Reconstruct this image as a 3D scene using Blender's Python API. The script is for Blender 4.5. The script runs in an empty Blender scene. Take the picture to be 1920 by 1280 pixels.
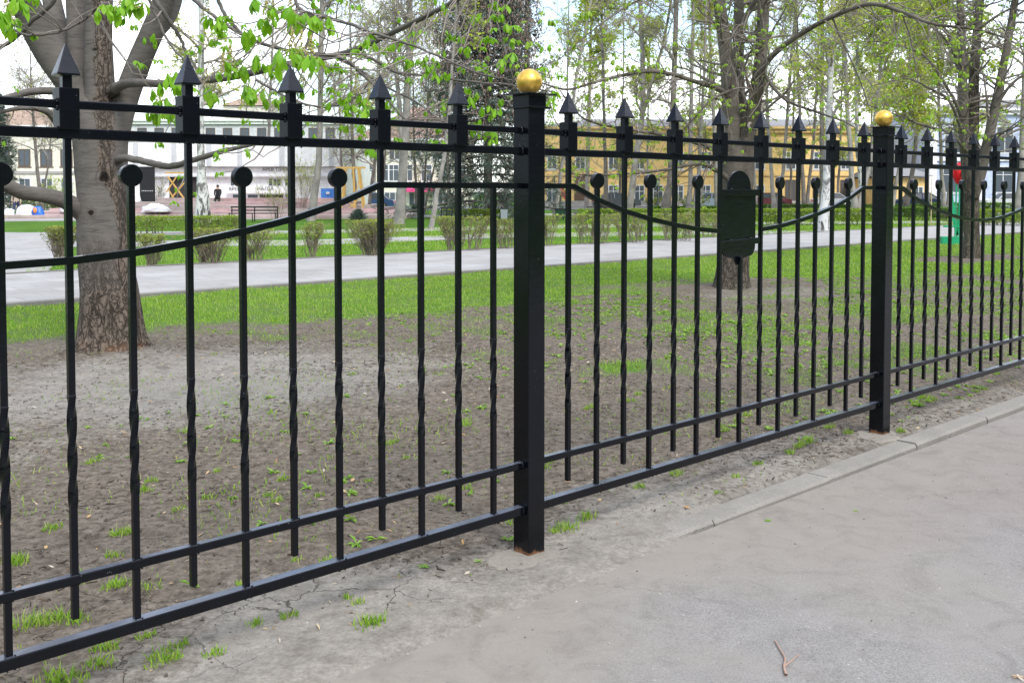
import bpy, math, random
import numpy as np

# ------------------------------------------------------------------ camera, sky, sun, exposure
sc = bpy.context.scene
FPX, CY, PITCH, EYE = 1859.93, 431.30, 0.0384, 1.45      # focal length and horizon of the 1920 px wide photograph
cam_d = bpy.data.cameras.new("camera")
cam = bpy.data.objects.new("camera", cam_d)
sc.collection.objects.link(cam)
cam.location = (0, 0, EYE)
cam.rotation_euler = (math.pi / 2 - PITCH, 0, 0)
cam_d.sensor_width = 36.0
cam_d.lens = FPX / 1920 * 36
cam_d.shift_y = -(640 - CY) / 1920
cam_d.clip_start = 0.05
cam_d.clip_end = 3000
sc.camera = cam

SUN_EL, SUN_AZ = math.radians(48), math.radians(150)      # azimuth clockwise from +Y, behind and right of the camera
world = bpy.data.worlds.new("World")
sc.world = world
world.use_nodes = True
wn, wl = world.node_tree.nodes, world.node_tree.links
wn.clear()
w_out = wn.new("ShaderNodeOutputWorld")
w_bg = wn.new("ShaderNodeBackground")
w_bg.inputs["Strength"].default_value = 0.125
w_sky = wn.new("ShaderNodeTexSky")
w_sky.sky_type = 'NISHITA'
w_sky.sun_disc = False
w_sky.sun_elevation = SUN_EL
w_sky.sun_rotation = SUN_AZ
w_sky.air_density = 1.0
w_tc = wn.new("ShaderNodeTexCoord")
w_map = wn.new("ShaderNodeMapping")
w_map.inputs["Scale"].default_value = (1.0, 1.0, 2.4)
w_map.inputs["Location"].default_value = (0.35, 0.2, 0.1)
w_noise = wn.new("ShaderNodeTexNoise")
w_noise.inputs["Scale"].default_value = 3.2
w_noise.inputs["Detail"].default_value = 6
w_noise.inputs["Roughness"].default_value = 0.55
w_ramp = wn.new("ShaderNodeValToRGB")
w_ramp.color_ramp.elements[0].position = 0.43
w_ramp.color_ramp.elements[0].color = (0.08, 0.08, 0.08, 1)
w_ramp.color_ramp.elements[1].position = 0.60
w_ramp.color_ramp.elements[1].color = (1, 1, 1, 1)
w_mix = wn.new("ShaderNodeMixRGB")
w_mix.inputs["Color2"].default_value = (8.7, 9.0, 9.5, 1)
wl.new(w_tc.outputs["Generated"], w_map.inputs["Vector"])
wl.new(w_map.outputs["Vector"], w_noise.inputs["Vector"])
wl.new(w_noise.outputs["Fac"], w_ramp.inputs["Fac"])
wl.new(w_ramp.outputs["Color"], w_mix.inputs["Fac"])
wl.new(w_sky.outputs["Color"], w_mix.inputs["Color1"])
# unseen tree and house belt added to darken the fence reflections (all but the side the camera looks to)
w_sep = wn.new("ShaderNodeSeparateXYZ")
wl.new(w_tc.outputs["Generated"], w_sep.inputs["Vector"])
w_n2 = wn.new("ShaderNodeTexNoise")
w_n2.inputs["Scale"].default_value = 9
w_n2.inputs["Detail"].default_value = 5
wl.new(w_tc.outputs["Generated"], w_n2.inputs["Vector"])


def w_math(op, a, b):
    x = wn.new("ShaderNodeMath")
    x.operation = op
    for k, s in enumerate((a, b)):
        if isinstance(s, (int, float)):
            x.inputs[k].default_value = s
        else:
            wl.new(s, x.inputs[k])
    return x.outputs[0]


def w_range(src, a, b, lo, hi):
    x = wn.new("ShaderNodeMapRange")
    x.interpolation_type = 'SMOOTHSTEP'
    for k, v in zip(("From Min", "From Max", "To Min", "To Max"), (a, b, lo, hi)):
        x.inputs[k].default_value = v
    wl.new(src, x.inputs["Value"])
    return x.outputs["Result"]


w_h = w_math('SUBTRACT', w_sep.outputs["Z"], w_math('MULTIPLY', w_n2.outputs["Fac"], 0.30))
w_belt = w_math('MULTIPLY', w_range(w_h, 0.10, 0.20, 1.0, 0.0), w_range(w_sep.outputs["Y"], 0.55, 0.75, 1.0, 0.0))
w_mix2 = wn.new("ShaderNodeMixRGB")
w_belt_col = wn.new("ShaderNodeMixRGB")                      # brighter left and darker right, shaped for the fence reflections
w_belt_col.inputs["Color1"].default_value = (2.3, 2.7, 2.9, 1)
w_belt_col.inputs["Color2"].default_value = (0.45, 0.50, 0.56, 1)
wl.new(w_range(w_sep.outputs["X"], -0.5, 0.4, 0.0, 1.0), w_belt_col.inputs["Fac"])
wl.new(w_belt_col.outputs["Color"], w_mix2.inputs["Color2"])
wl.new(w_belt, w_mix2.inputs["Fac"])
wl.new(w_mix.outputs["Color"], w_mix2.inputs["Color1"])
wl.new(w_mix2.outputs["Color"], w_bg.inputs["Color"])
wl.new(w_bg.outputs["Background"], w_out.inputs["Surface"])

sun_d = bpy.data.lights.new("sun", 'SUN')
sun_d.energy = 1.3
sun_d.angle = math.radians(18)
sun_d.color = (1.0, 0.96, 0.9)
sun = bpy.data.objects.new("sun", sun_d)
sc.collection.objects.link(sun)
sun.rotation_euler = (math.pi / 2 - SUN_EL, 0, math.pi - SUN_AZ)

sc.view_settings.view_transform = 'Standard'
sc.view_settings.look = 'None'
sc.view_settings.gamma = 1
sc.view_settings.exposure = 1.28
sc.cycles.max_bounces = 6
sc.cycles.diffuse_bounces = 3
sc.cycles.glossy_bounces = 3
sc.cycles.transmission_bounces = 4
sc.cycles.transparent_max_bounces = 8

# ------------------------------------------------------------------ helpers
C = sc.collection
RNG = np.random.default_rng(7)
cp, sp_ = math.cos(PITCH), math.sin(PITCH)


def at(px, py, z=0.0):
    """the point at height z that the photograph shows at this pixel"""
    v = (CY - py) / FPX
    Z = z - EYE
    Y = Z * (cp + v * sp_) / (v * cp - sp_)
    d = Y * cp - Z * sp_
    return np.array([(px - 960) / FPX * d, Y, z])


def far(px, py, D):
    """the point D metres down the line of sight"""
    u = (CY - py) / FPX * D
    return np.array([(px - 960) / FPX * D, D * cp + u * sp_, EYE + u * cp - D * sp_])


TH = 0.8278                                              # direction of the fence, the kerb and the park path
FD = np.array([math.sin(TH), math.cos(TH), 0.0])
FN = np.array([-math.cos(TH), math.sin(TH), 0.0])
F0 = np.array([0.0684, 3.9375, 0.0])                     # foot of the nearest fence post


def sm(s, m, z=0.0):
    return F0 + FD * s + FN * m + np.array([0, 0, z])


def to_sm(p):
    q = np.asarray(p)[..., :3] - F0
    return q @ FD, q @ FN


class MB:
    """collects vertices and faces and links them as ONE mesh object"""
    def __init__(self):
        self.v, self.f4, self.f3, self.fn, self.n = [], [], [], [], 0
        self.m4, self.m3, self.s4, self.s3 = [], [], [], []

    def add(self, v, quads=None, tris=None, mi=0, smooth=False):
        v = np.asarray(v, dtype=np.float32).reshape(-1, 3)
        if quads is not None and len(quads):
            q = np.asarray(quads, dtype=np.int64) + self.n
            self.f4.append(q); self.m4.append(np.full(len(q), mi)); self.s4.append(np.full(len(q), smooth))
        if tris is not None and len(tris):
            t = np.asarray(tris, dtype=np.int64) + self.n
            self.f3.append(t); self.m3.append(np.full(len(t), mi)); self.s3.append(np.full(len(t), smooth))
        self.v.append(v)
        self.n += len(v)
        return self

    def ngon(self, v, mi=0):
        """a flat convex polygon as a fan"""
        k = len(v)
        return self.add(v, tris=[(0, i, i + 1) for i in range(1, k - 1)], mi=mi)

    def box(self, x0, x1, y0, y1, z0, z1, mi=0):
        v = [(x, y, z) for z in (z0, z1) for y in (y0, y1) for x in (x0, x1)]
        return self.add(v, quads=[(0, 2, 3, 1), (4, 5, 7, 6), (0, 1, 5, 4), (2, 6, 7, 3), (0, 4, 6, 2), (1, 3, 7, 5)], mi=mi)

    def cbox(self, cx, cy, cz, sx, sy, sz, mi=0):
        return self.box(cx - sx / 2, cx + sx / 2, cy - sy / 2, cy + sy / 2, cz - sz / 2, cz + sz / 2, mi)

    def bar(self, a, b, w, h, up=(0, 0, 1), mi=0):
        """square bar from a to b, w wide and h high"""
        a, b, up = np.array(a, float), np.array(b, float), np.array(up, float)
        t = b - a
        t /= np.linalg.norm(t)
        sd = np.cross(t, up)
        sd /= np.linalg.norm(sd)
        u = np.cross(sd, t)
        v = []
        for p in (a, b):
            for i, j in ((-1, -1), (1, -1), (1, 1), (-1, 1)):
                v.append(p + sd * i * w / 2 + u * j * h / 2)
        return self.add(v, quads=[(0, 1, 5, 4), (1, 2, 6, 5), (2, 3, 7, 6), (3, 0, 4, 7), (3, 2, 1, 0), (4, 5, 6, 7)], mi=mi)

    def rings(self, rings, smooth=True, mi=0, caps=True, closed=True):
        """a skin over a list of equal rings"""
        R = np.asarray(rings, float)
        k, n = R.shape[:2]
        q = []
        for i in range(k - 1):
            for j in range(n if closed else n - 1):
                j2 = (j + 1) % n
                q.append((i * n + j, i * n + j2, (i + 1) * n + j2, (i + 1) * n + j))
        self.add(R.reshape(-1, 3), quads=q, smooth=smooth, mi=mi)
        if caps:
            self.ngon(R[0][::-1], mi)
            self.ngon(R[-1], mi)
        return self

    def lathe(self, c, prof, n=24, smooth=True, mi=0):
        a = np.linspace(0, 2 * math.pi, n, endpoint=False)
        R = [np.stack([c[0] + r * np.cos(a), c[1] + r * np.sin(a), np.full(n, c[2] + z)], 1) for r, z in prof]
        return self.rings(R, smooth, mi)

    def build(self, name, mat, parent=None, origin=None, loc=None):
        me = bpy.data.meshes.new(name)
        V = np.concatenate(self.v) if self.v else np.zeros((0, 3), np.float32)
        if origin is not None:
            V = V - np.asarray(origin, dtype=np.float32)
        me.vertices.add(len(V))
        me.vertices.foreach_set("co", V.astype(np.float32).ravel())
        q = np.concatenate(self.f4) if self.f4 else np.zeros((0, 4), np.int64)
        t = np.concatenate(self.f3) if self.f3 else np.zeros((0, 3), np.int64)
        loops = np.concatenate([q.ravel(), t.ravel()]).astype(np.int32)
        me.loops.add(len(loops))
        me.loops.foreach_set("vertex_index", loops)
        starts = np.concatenate([np.arange(len(q)) * 4, len(q) * 4 + np.arange(len(t)) * 3]).astype(np.int32)
        me.polygons.add(len(q) + len(t))
        me.polygons.foreach_set("loop_start", starts)
        mats = mat if isinstance(mat, (list, tuple)) else [mat]
        mi = np.concatenate([np.concatenate(self.m4) if self.m4 else np.zeros(0), np.concatenate(self.m3) if self.m3 else np.zeros(0)])
        sm_ = np.concatenate([np.concatenate(self.s4) if self.s4 else np.zeros(0), np.concatenate(self.s3) if self.s3 else np.zeros(0)])
        for m_ in mats:
            me.materials.append(m_)
        me.polygons.foreach_set("material_index", mi.astype(np.int32))
        me.polygons.foreach_set("use_smooth", sm_.astype(bool))
        me.update(calc_edges=True)
        me.validate()
        o = bpy.data.objects.new(name, me)
        C.objects.link(o)
        if parent is not None:
            o.parent = parent
        if loc is not None:
            o.location = loc
        return o


def tag(o, label=None, cat=None, group=None, kind=None):
    if label: o["label"] = label
    if cat: o["category"] = cat
    if group: o["group"] = group
    if kind: o["kind"] = kind
    return o


def empty(name, loc, label, cat, group=None, rz=0.0):
    o = bpy.data.objects.new(name, None)
    o.empty_display_size = 0.1
    C.objects.link(o)
    o.location = loc
    o.rotation_euler = (0, 0, rz)
    return tag(o, label, cat, group)


def copy_part(o, parent):
    c = o.copy()
    C.objects.link(c)
    c.parent = parent
    for ch in list(o.children):
        copy_part(ch, c)
    return c


def smooth_path(pts, k=6):
    """Catmull-Rom through the points"""
    P = np.asarray(pts, float)
    if len(P) < 3:
        t = np.linspace(0, 1, k + 1)[:, None]
        return P[0] * (1 - t) + P[-1] * t
    Q = np.concatenate([[2 * P[0] - P[1]], P, [2 * P[-1] - P[-2]]])
    out = []
    for i in range(1, len(Q) - 2):
        t = np.linspace(0, 1, k, endpoint=False)[:, None]
        p0, p1, p2, p3 = Q[i - 1], Q[i], Q[i + 1], Q[i + 2]
        out.append(0.5 * ((2 * p1) + (-p0 + p2) * t + (2 * p0 - 5 * p1 + 4 * p2 - p3) * t ** 2 + (-p0 + 3 * p1 - 3 * p2 + p3) * t ** 3))
    out.append(P[-1:])
    return np.concatenate(out)


def tubes(mb, P, R, n=5, mi=0):
    """many tubes at once: P [T,K,3] centre lines, R [T,K] radii"""
    P = np.asarray(P, float); R = np.asarray(R, float)
    if P.ndim == 2:
        P, R = P[None], R[None]
    T, K = P.shape[:2]
    if T == 0:
        return
    tan = np.gradient(P, axis=1)
    tan /= np.linalg.norm(tan, axis=2, keepdims=True) + 1e-12
    mean = P[:, -1] - P[:, 0]
    ax = np.argmin(np.abs(mean), axis=1)
    ref = np.eye(3)[ax][:, None, :]
    u = np.cross(tan, ref)
    u /= np.linalg.norm(u, axis=2, keepdims=True) + 1e-12
    w = np.cross(tan, u)
    a = np.linspace(0, 2 * math.pi, n, endpoint=False)
    V = P[:, :, None, :] + R[:, :, None, None] * (np.cos(a)[None, None, :, None] * u[:, :, None, :] + np.sin(a)[None, None, :, None] * w[:, :, None, :])
    ti, ki, ji = np.meshgrid(np.arange(T), np.arange(K - 1), np.arange(n), indexing='ij')
    b = (ti * K + ki) * n
    j2 = (ji + 1) % n
    q = np.stack([b + ji, b + j2, b + n + j2, b + n + ji], -1).reshape(-1, 4)
    mb.add(V.reshape(-1, 3), quads=q, smooth=True, mi=mi)


def rand_rot(n, rng, tilt=math.pi):
    """random rotations: yaw anywhere, then tilt off the z axis up to tilt"""
    yaw = rng.uniform(0, 2 * math.pi, n); az = rng.uniform(0, 2 * math.pi, n); tl = rng.uniform(0, tilt, n)
    return rot_z(az) @ rot_y(tl) @ rot_z(yaw)


def rot_z(a):
    a = np.atleast_1d(a); c_, s_, z, o = np.cos(a), np.sin(a), np.zeros_like(a), np.ones_like(a)
    return np.stack([np.stack([c_, -s_, z], -1), np.stack([s_, c_, z], -1), np.stack([z, z, o], -1)], -2)


def rot_y(a):
    a = np.atleast_1d(a); c_, s_, z, o = np.cos(a), np.sin(a), np.zeros_like(a), np.ones_like(a)
    return np.stack([np.stack([c_, z, s_], -1), np.stack([z, o, z], -1), np.stack([-s_, z, c_], -1)], -2)


def scatter(mb, tv, tq, tt, M, S, P, mi=0, smooth=False):
    """place a template (tv, quads tq, tris tt) at every P, turned by M and scaled by S"""
    N = len(P)
    if N == 0:
        return
    tv = np.asarray(tv, float)
    S = np.asarray(S, float)
    if S.ndim == 1:
        S = np.repeat(S[:, None], 3, 1)
    V = np.einsum('nij,nkj->nki', M, tv[None] * S[:, None, :]) + np.asarray(P)[:, None, :]
    off = (np.arange(N) * len(tv))[:, None, None]
    q = (np.asarray(tq)[None] + off).reshape(-1, 4) if tq is not None and len(tq) else None
    t = (np.asarray(tt)[None] + off).reshape(-1, 3) if tt is not None and len(tt) else None
    mb.add(V.reshape(-1, 3), quads=q, tris=t, mi=mi, smooth=smooth)


_LAT = np.random.default_rng(3).random((8, 256, 256))


def vnoise(x, y, seed=0):
    x = np.asarray(x, float); y = np.asarray(y, float)
    xi, yi = np.floor(x).astype(int), np.floor(y).astype(int)
    fx, fy = x - xi, y - yi
    fx, fy = fx * fx * (3 - 2 * fx), fy * fy * (3 - 2 * fy)
    L = _LAT[seed % 8]
    g = lambda i, j: L[(xi + i) & 255, (yi + j) & 255]
    return (g(0, 0) * (1 - fx) + g(1, 0) * fx) * (1 - fy) + (g(0, 1) * (1 - fx) + g(1, 1) * fx) * fy


def fbm(x, y, octv=4, seed=0):
    x = np.asarray(x, float); y = np.asarray(y, float)
    s_, a_, t_ = 0, 1, 0
    for k in range(octv):
        s_ = s_ + a_ * vnoise(x * 2 ** k + 17.3 * k, y * 2 ** k - 9.1 * k, seed + k)
        t_ += a_
        a_ *= 0.5
    return s_ / t_


def sstep(a, b, x):
    t = np.clip((np.asarray(x, float) - a) / (b - a), 0, 1)
    return t * t * (3 - 2 * t)


# ------------------------------------------------------------------ materials
class Mat:
    def __init__(self, name):
        self.m = bpy.data.materials.new(name)
        self.m.use_nodes = True
        self.nt = self.m.node_tree
        self.nt.nodes.clear()
        self.out = self.n("ShaderNodeOutputMaterial")
        self.bs = self.n("ShaderNodeBsdfPrincipled")
        self.l(self.bs, "BSDF", self.out, "Surface")
        self.tc = self.n("ShaderNodeTexCoord")

    def n(self, t, **kw):
        x = self.nt.nodes.new(t)
        for k, v in kw.items():
            setattr(x, k, v)
        return x

    def l(self, a, ao, b, bi):
        self.nt.links.new(a.outputs[ao], b.inputs[bi])

    def set(self, **kw):
        for k, v in kw.items():
            self.bs.inputs[k.replace("_", " ")].default_value = v
        return self

    def noise(self, scale, detail=4, rough=0.55, stretch=None, coord="Object", dist=0.0):
        x = self.n("ShaderNodeTexNoise")
        x.inputs["Scale"].default_value = scale
        x.inputs["Detail"].default_value = detail
        x.inputs["Roughness"].default_value = rough
        x.inputs["Distortion"].default_value = dist
        self.vec(x, stretch, coord)
        return x

    def vec(self, x, stretch=None, coord="Object"):
        if stretch is None:
            self.l(self.tc, coord, x, "Vector")
        else:
            mp = self.n("ShaderNodeMapping")
            mp.inputs["Scale"].default_value = stretch
            self.l(self.tc, coord, mp, "Vector")
            self.l(mp, "Vector", x, "Vector")

    def ramp(self, src, stops, out="Fac"):
        r = self.n("ShaderNodeValToRGB")
        e = r.color_ramp.elements
        while len(e) < len(stops):
            e.new(0.5)
        for el, (p, c_) in zip(e, stops):
            el.position = p
            el.color = (*c_, 1) if len(c_) == 3 else c_
        self.l(src, out, r, "Fac")
        return r

    def mix(self, a, b, fac, ao="Color", bo="Color", fo="Color", mode='MIX'):
        x = self.n("ShaderNodeMixRGB", blend_type=mode)
        for s, o, i in ((a, ao, "Color1"), (b, bo, "Color2"), (fac, fo, "Fac")):
            if isinstance(s, (int, float)):
                x.inputs[i].default_value = s if i == "Fac" else (s, s, s, 1)
            elif isinstance(s, tuple):
                x.inputs[i].default_value = (*s, 1)
            else:
                self.l(s, o, x, i)
        return x

    def math(self, op, a, b=None, ao="Fac", bo="Fac"):
        x = self.n("ShaderNodeMath", operation=op)
        for k, (s, o) in enumerate(((a, ao), (b, bo))):
            if s is None:
                continue
            if isinstance(s, (int, float)):
                x.inputs[k].default_value = s
            else:
                self.l(s, o, x, k)
        return x

    def bump(self, src, dist, strength=1.0, out="Fac", prev=None):
        b = self.n("ShaderNodeBump")
        b.inputs["Distance"].default_value = dist
        b.inputs["Strength"].default_value = strength
        self.l(src, out, b, "Height")
        if prev is not None:
            self.l(prev, "Normal", b, "Normal")
        self.l(b, "Normal", self.bs, "Normal")
        return b

    def color(self, src, out="Color"):
        self.l(src, out, self.bs, "Base Color")
        return self


def simple(name, col, rough=0.7, metal=0.0, var=0.12, scale=3.0, bump=0.0, spec=0.5):
    m = Mat(name)
    nz = m.noise(scale, 5)
    lo = tuple(c_ * (1 - var) for c_ in col); hi = tuple(min(1, c_ * (1 + var)) for c_ in col)
    m.color(m.ramp(nz, [(0.3, lo), (0.7, hi)]))
    m.set(Roughness=rough, Metallic=metal)
    m.bs.inputs["Specular IOR Level"].default_value = spec
    if bump:
        m.bump(m.noise(scale * 6, 4), bump)
    return m.m


def leaf_mat(name, cols, trans=0.35, rough=0.5):
    """leaf: colour varies leaf by leaf, light passes through the blade"""
    m = Mat(name)
    g = m.n("ShaderNodeNewGeometry")
    k = len(cols)
    r = m.ramp(g, [(i / max(1, k - 1), c_) for i, c_ in enumerate(cols)], out="Random Per Island")
    m.color(r)
    m.set(Roughness=rough)
    m.bs.inputs["Specular IOR Level"].default_value = 0.3
    tr = m.n("ShaderNodeBsdfTranslucent")
    mx = m.mix(r, (1.25, 1.2, 0.5), 1.0, mode='MULTIPLY')
    m.l(mx, "Color", tr, "Color")
    ms = m.n("ShaderNodeMixShader")
    ms.inputs["Fac"].default_value = trans
    m.l(m.bs, "BSDF", ms, 1)
    m.l(tr, "BSDF", ms, 2)
    m.l(ms, "Shader", m.out, "Surface")
    return m.m

# --- fence paint: glossy black oil paint with brush marks, chips, and rust at the feet of the posts
def paint_mat():
    m = Mat("black_oil_paint")
    n1 = m.noise(14, 4)
    base = m.ramp(n1, [(0.3, (0.0014, 0.0018, 0.0030)), (0.75, (0.0028, 0.0036, 0.0058))])
    chips = m.noise(95, 2, 0.5)
    chip = m.ramp(chips, [(0.735, (0, 0, 0)), (0.76, (1, 1, 1))])
    big = m.noise(5, 2)
    chipm = m.math('MULTIPLY', chip, m.ramp(big, [(0.48, (0, 0, 0)), (0.6, (1, 1, 1))]), ao="Color", bo="Color")
    col = m.mix(base, (0.16, 0.17, 0.18), m.math('MULTIPLY', chipm, 0.6, ao="Value"), fo="Value")
    rust_z = m.n("ShaderNodeSeparateXYZ")
    m.l(m.tc, "Object", rust_z, "Vector")
    rn = m.noise(24, 4)
    zz = m.math('ADD', rust_z, m.math('MULTIPLY', rn, 0.085), ao="Z", bo="Value")
    rf = m.ramp(zz, [(0.056, (1, 1, 1)), (0.068, (0, 0, 0))], out="Value")
    rcol = m.ramp(m.noise(60, 4), [(0.3, (0.07, 0.035, 0.018)), (0.55, (0.17, 0.075, 0.03)), (0.75, (0.26, 0.15, 0.08))])
    # bluish sky sheen painted into the colour of the upward faces
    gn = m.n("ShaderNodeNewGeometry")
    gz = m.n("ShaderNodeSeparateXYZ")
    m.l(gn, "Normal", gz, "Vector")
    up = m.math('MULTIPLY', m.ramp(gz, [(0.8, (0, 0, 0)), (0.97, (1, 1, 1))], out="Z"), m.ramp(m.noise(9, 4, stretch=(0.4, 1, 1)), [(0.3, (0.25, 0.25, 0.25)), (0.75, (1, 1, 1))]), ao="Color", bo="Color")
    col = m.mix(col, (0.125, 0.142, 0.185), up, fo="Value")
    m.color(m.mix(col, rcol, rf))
    r = m.ramp(m.noise(9, 4), [(0.3, (0.11, 0.11, 0.11)), (0.7, (0.24, 0.24, 0.24))])
    m.l(m.mix(r, (0.9, 0.9, 0.9), rf), "Color", m.bs, "Roughness")
    m.bs.inputs["IOR"].default_value = 1.40
    m.bs.inputs["Specular IOR Level"].default_value = 0.5
    m.bs.inputs["Specular Tint"].default_value = (0.88, 0.90, 1.0, 1)
    bv = m.n("ShaderNodeBevel")
    bv.samples = 4
    bv.inputs["Radius"].default_value = 0.0028
    b1 = m.bump(m.noise(60, 3, stretch=(0.25, 1, 1)), 0.0008, 0.5)
    m.l(bv, "Normal", b1, "Normal")
    m.bump(m.noise(11, 3), 0.002, 0.35, prev=b1)
    return m.m


def gold_mat():
    m = Mat("gold_paint")
    n1 = m.noise(40, 4, stretch=(1, 1, 0.12))
    m.color(m.ramp(n1, [(0.3, (0.58, 0.33, 0.04)), (0.7, (0.84, 0.55, 0.12))]))
    m.set(Metallic=0.92)
    m.l(m.ramp(n1, [(0.3, (0.26, 0.26, 0.26)), (0.7, (0.42, 0.42, 0.42))]), "Color", m.bs, "Roughness")
    m.bump(n1, 0.001, 0.4)
    return m.m


def ground_mat():
    """bare trampled soil that turns into turf where the sheet says grass grows"""
    m = Mat("soil_and_turf")
    a = m.n("ShaderNodeAttribute", attribute_name="grass")
    d = m.n("ShaderNodeAttribute", attribute_name="dry")
    n_big = m.noise(1.6, 5, 0.6)
    n_mid = m.noise(24, 7, 0.72, dist=0.3)
    n_fin = m.noise(85, 4, 0.7)
    dark = m.ramp(n_mid, [(0.32, (0.045, 0.036, 0.028)), (0.47, (0.117, 0.096, 0.076)), (0.68, (0.206, 0.176, 0.143))])
    pale = m.ramp(n_mid, [(0.3, (0.175, 0.158, 0.136)), (0.5, (0.235, 0.216, 0.188)), (0.75, (0.295, 0.273, 0.24))])
    df = m.math('ADD', d, m.math('MULTIPLY', m.math('SUBTRACT', n_big, 0.5), 1.0, ao="Value"), ao="Fac", bo="Value")
    df2 = m.math('ADD', df, m.math('MULTIPLY', m.math('SUBTRACT', n_mid, 0.5), 0.9, ao="Value"), ao="Value", bo="Value")
    soil = m.mix(dark, pale, m.ramp(df2, [(0.3, (0, 0, 0)), (0.75, (1, 1, 1))], out="Value"))
    clump = m.ramp(m.noise(5.2, 6, 0.7, dist=0.5), [(0.34, (0.74, 0.72, 0.70)), (0.5, (1, 1, 1)), (0.68, (1.15, 1.14, 1.12))])
    soil = m.mix(soil, clump, 0.9, mode='MULTIPLY')
    soil = m.mix(soil, m.ramp(n_fin, [(0.3, (0.55, 0.55, 0.55)), (0.7, (1.3, 1.3, 1.3))]), 0.55, mode='MULTIPLY')
    # shrinkage cracks in the pale clay
    vo = m.n("ShaderNodeTexVoronoi", feature='DISTANCE_TO_EDGE')
    vo.inputs["Scale"].default_value = 3.6
    wob = m.noise(7, 4, 0.6)
    vm = m.mix((0, 0, 0), wob, 0.16, bo="Color")
    add = m.n("ShaderNodeVectorMath", operation='ADD')
    m.l(m.tc, "Object", add, 0)
    m.l(vm, "Color", add, 1)
    m.l(add, "Vector", vo, "Vector")
    cr = m.ramp(vo, [(0.002, (1, 1, 1)), (0.009, (0, 0, 0))], out="Distance")
    crm = m.math('MULTIPLY', cr, m.ramp(m.noise(1.1, 3), [(0.47, (0, 0, 0)), (0.56, (1, 1, 1))]), ao="Color", bo="Color")
    ck = m.n("ShaderNodeAttribute", attribute_name="crack")
    crm2 = m.math('MULTIPLY', crm, ck, ao="Value", bo="Fac")
    soil = m.mix(soil, (0.06, 0.05, 0.04), crm2, fo="Value")
    turf = m.ramp(m.noise(30, 4, 0.7), [(0.3, (0.062, 0.090, 0.026)), (0.6, (0.085, 0.165, 0.024)), (0.8, (0.15, 0.21, 0.05))])
    gf = m.math('ADD', a, m.math('MULTIPLY', m.math('SUBTRACT', n_mid, 0.5), 1.1, ao="Value"), ao="Fac", bo="Value")
    m.color(m.mix(soil, turf, m.ramp(gf, [(0.35, (0, 0, 0)), (0.8, (1, 1, 1))], out="Value")))
    m.set(Roughness=0.95)
    m.bs.inputs["Specular IOR Level"].default_value = 0.15
    b1 = m.bump(n_mid, 0.007, 0.7)
    b2 = m.bump(n_fin, 0.005, 0.8, prev=b1)
    m.bump(m.math('MULTIPLY', crm2, -1.0, ao="Value"), 0.02, 0.8, out="Value", prev=b2)
    return m.m


def lawn_mat():
    m = Mat("mown_turf")
    a = m.ramp(m.noise(0.5, 5, 0.6), [(0.3, (0.050, 0.125, 0.014)), (0.7, (0.095, 0.20, 0.022))])
    b = m.ramp(m.noise(9, 5, 0.7), [(0.3, (0.6, 0.6, 0.6)), (0.7, (1.35, 1.3, 1.2))])
    m.color(m.mix(a, b, 0.8, mode='MULTIPLY'))
    m.set(Roughness=0.95)
    m.bs.inputs["Specular IOR Level"].default_value = 0.1
    m.bump(m.noise(14, 4, 0.7), 0.08, 0.8)
    return m.m


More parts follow.
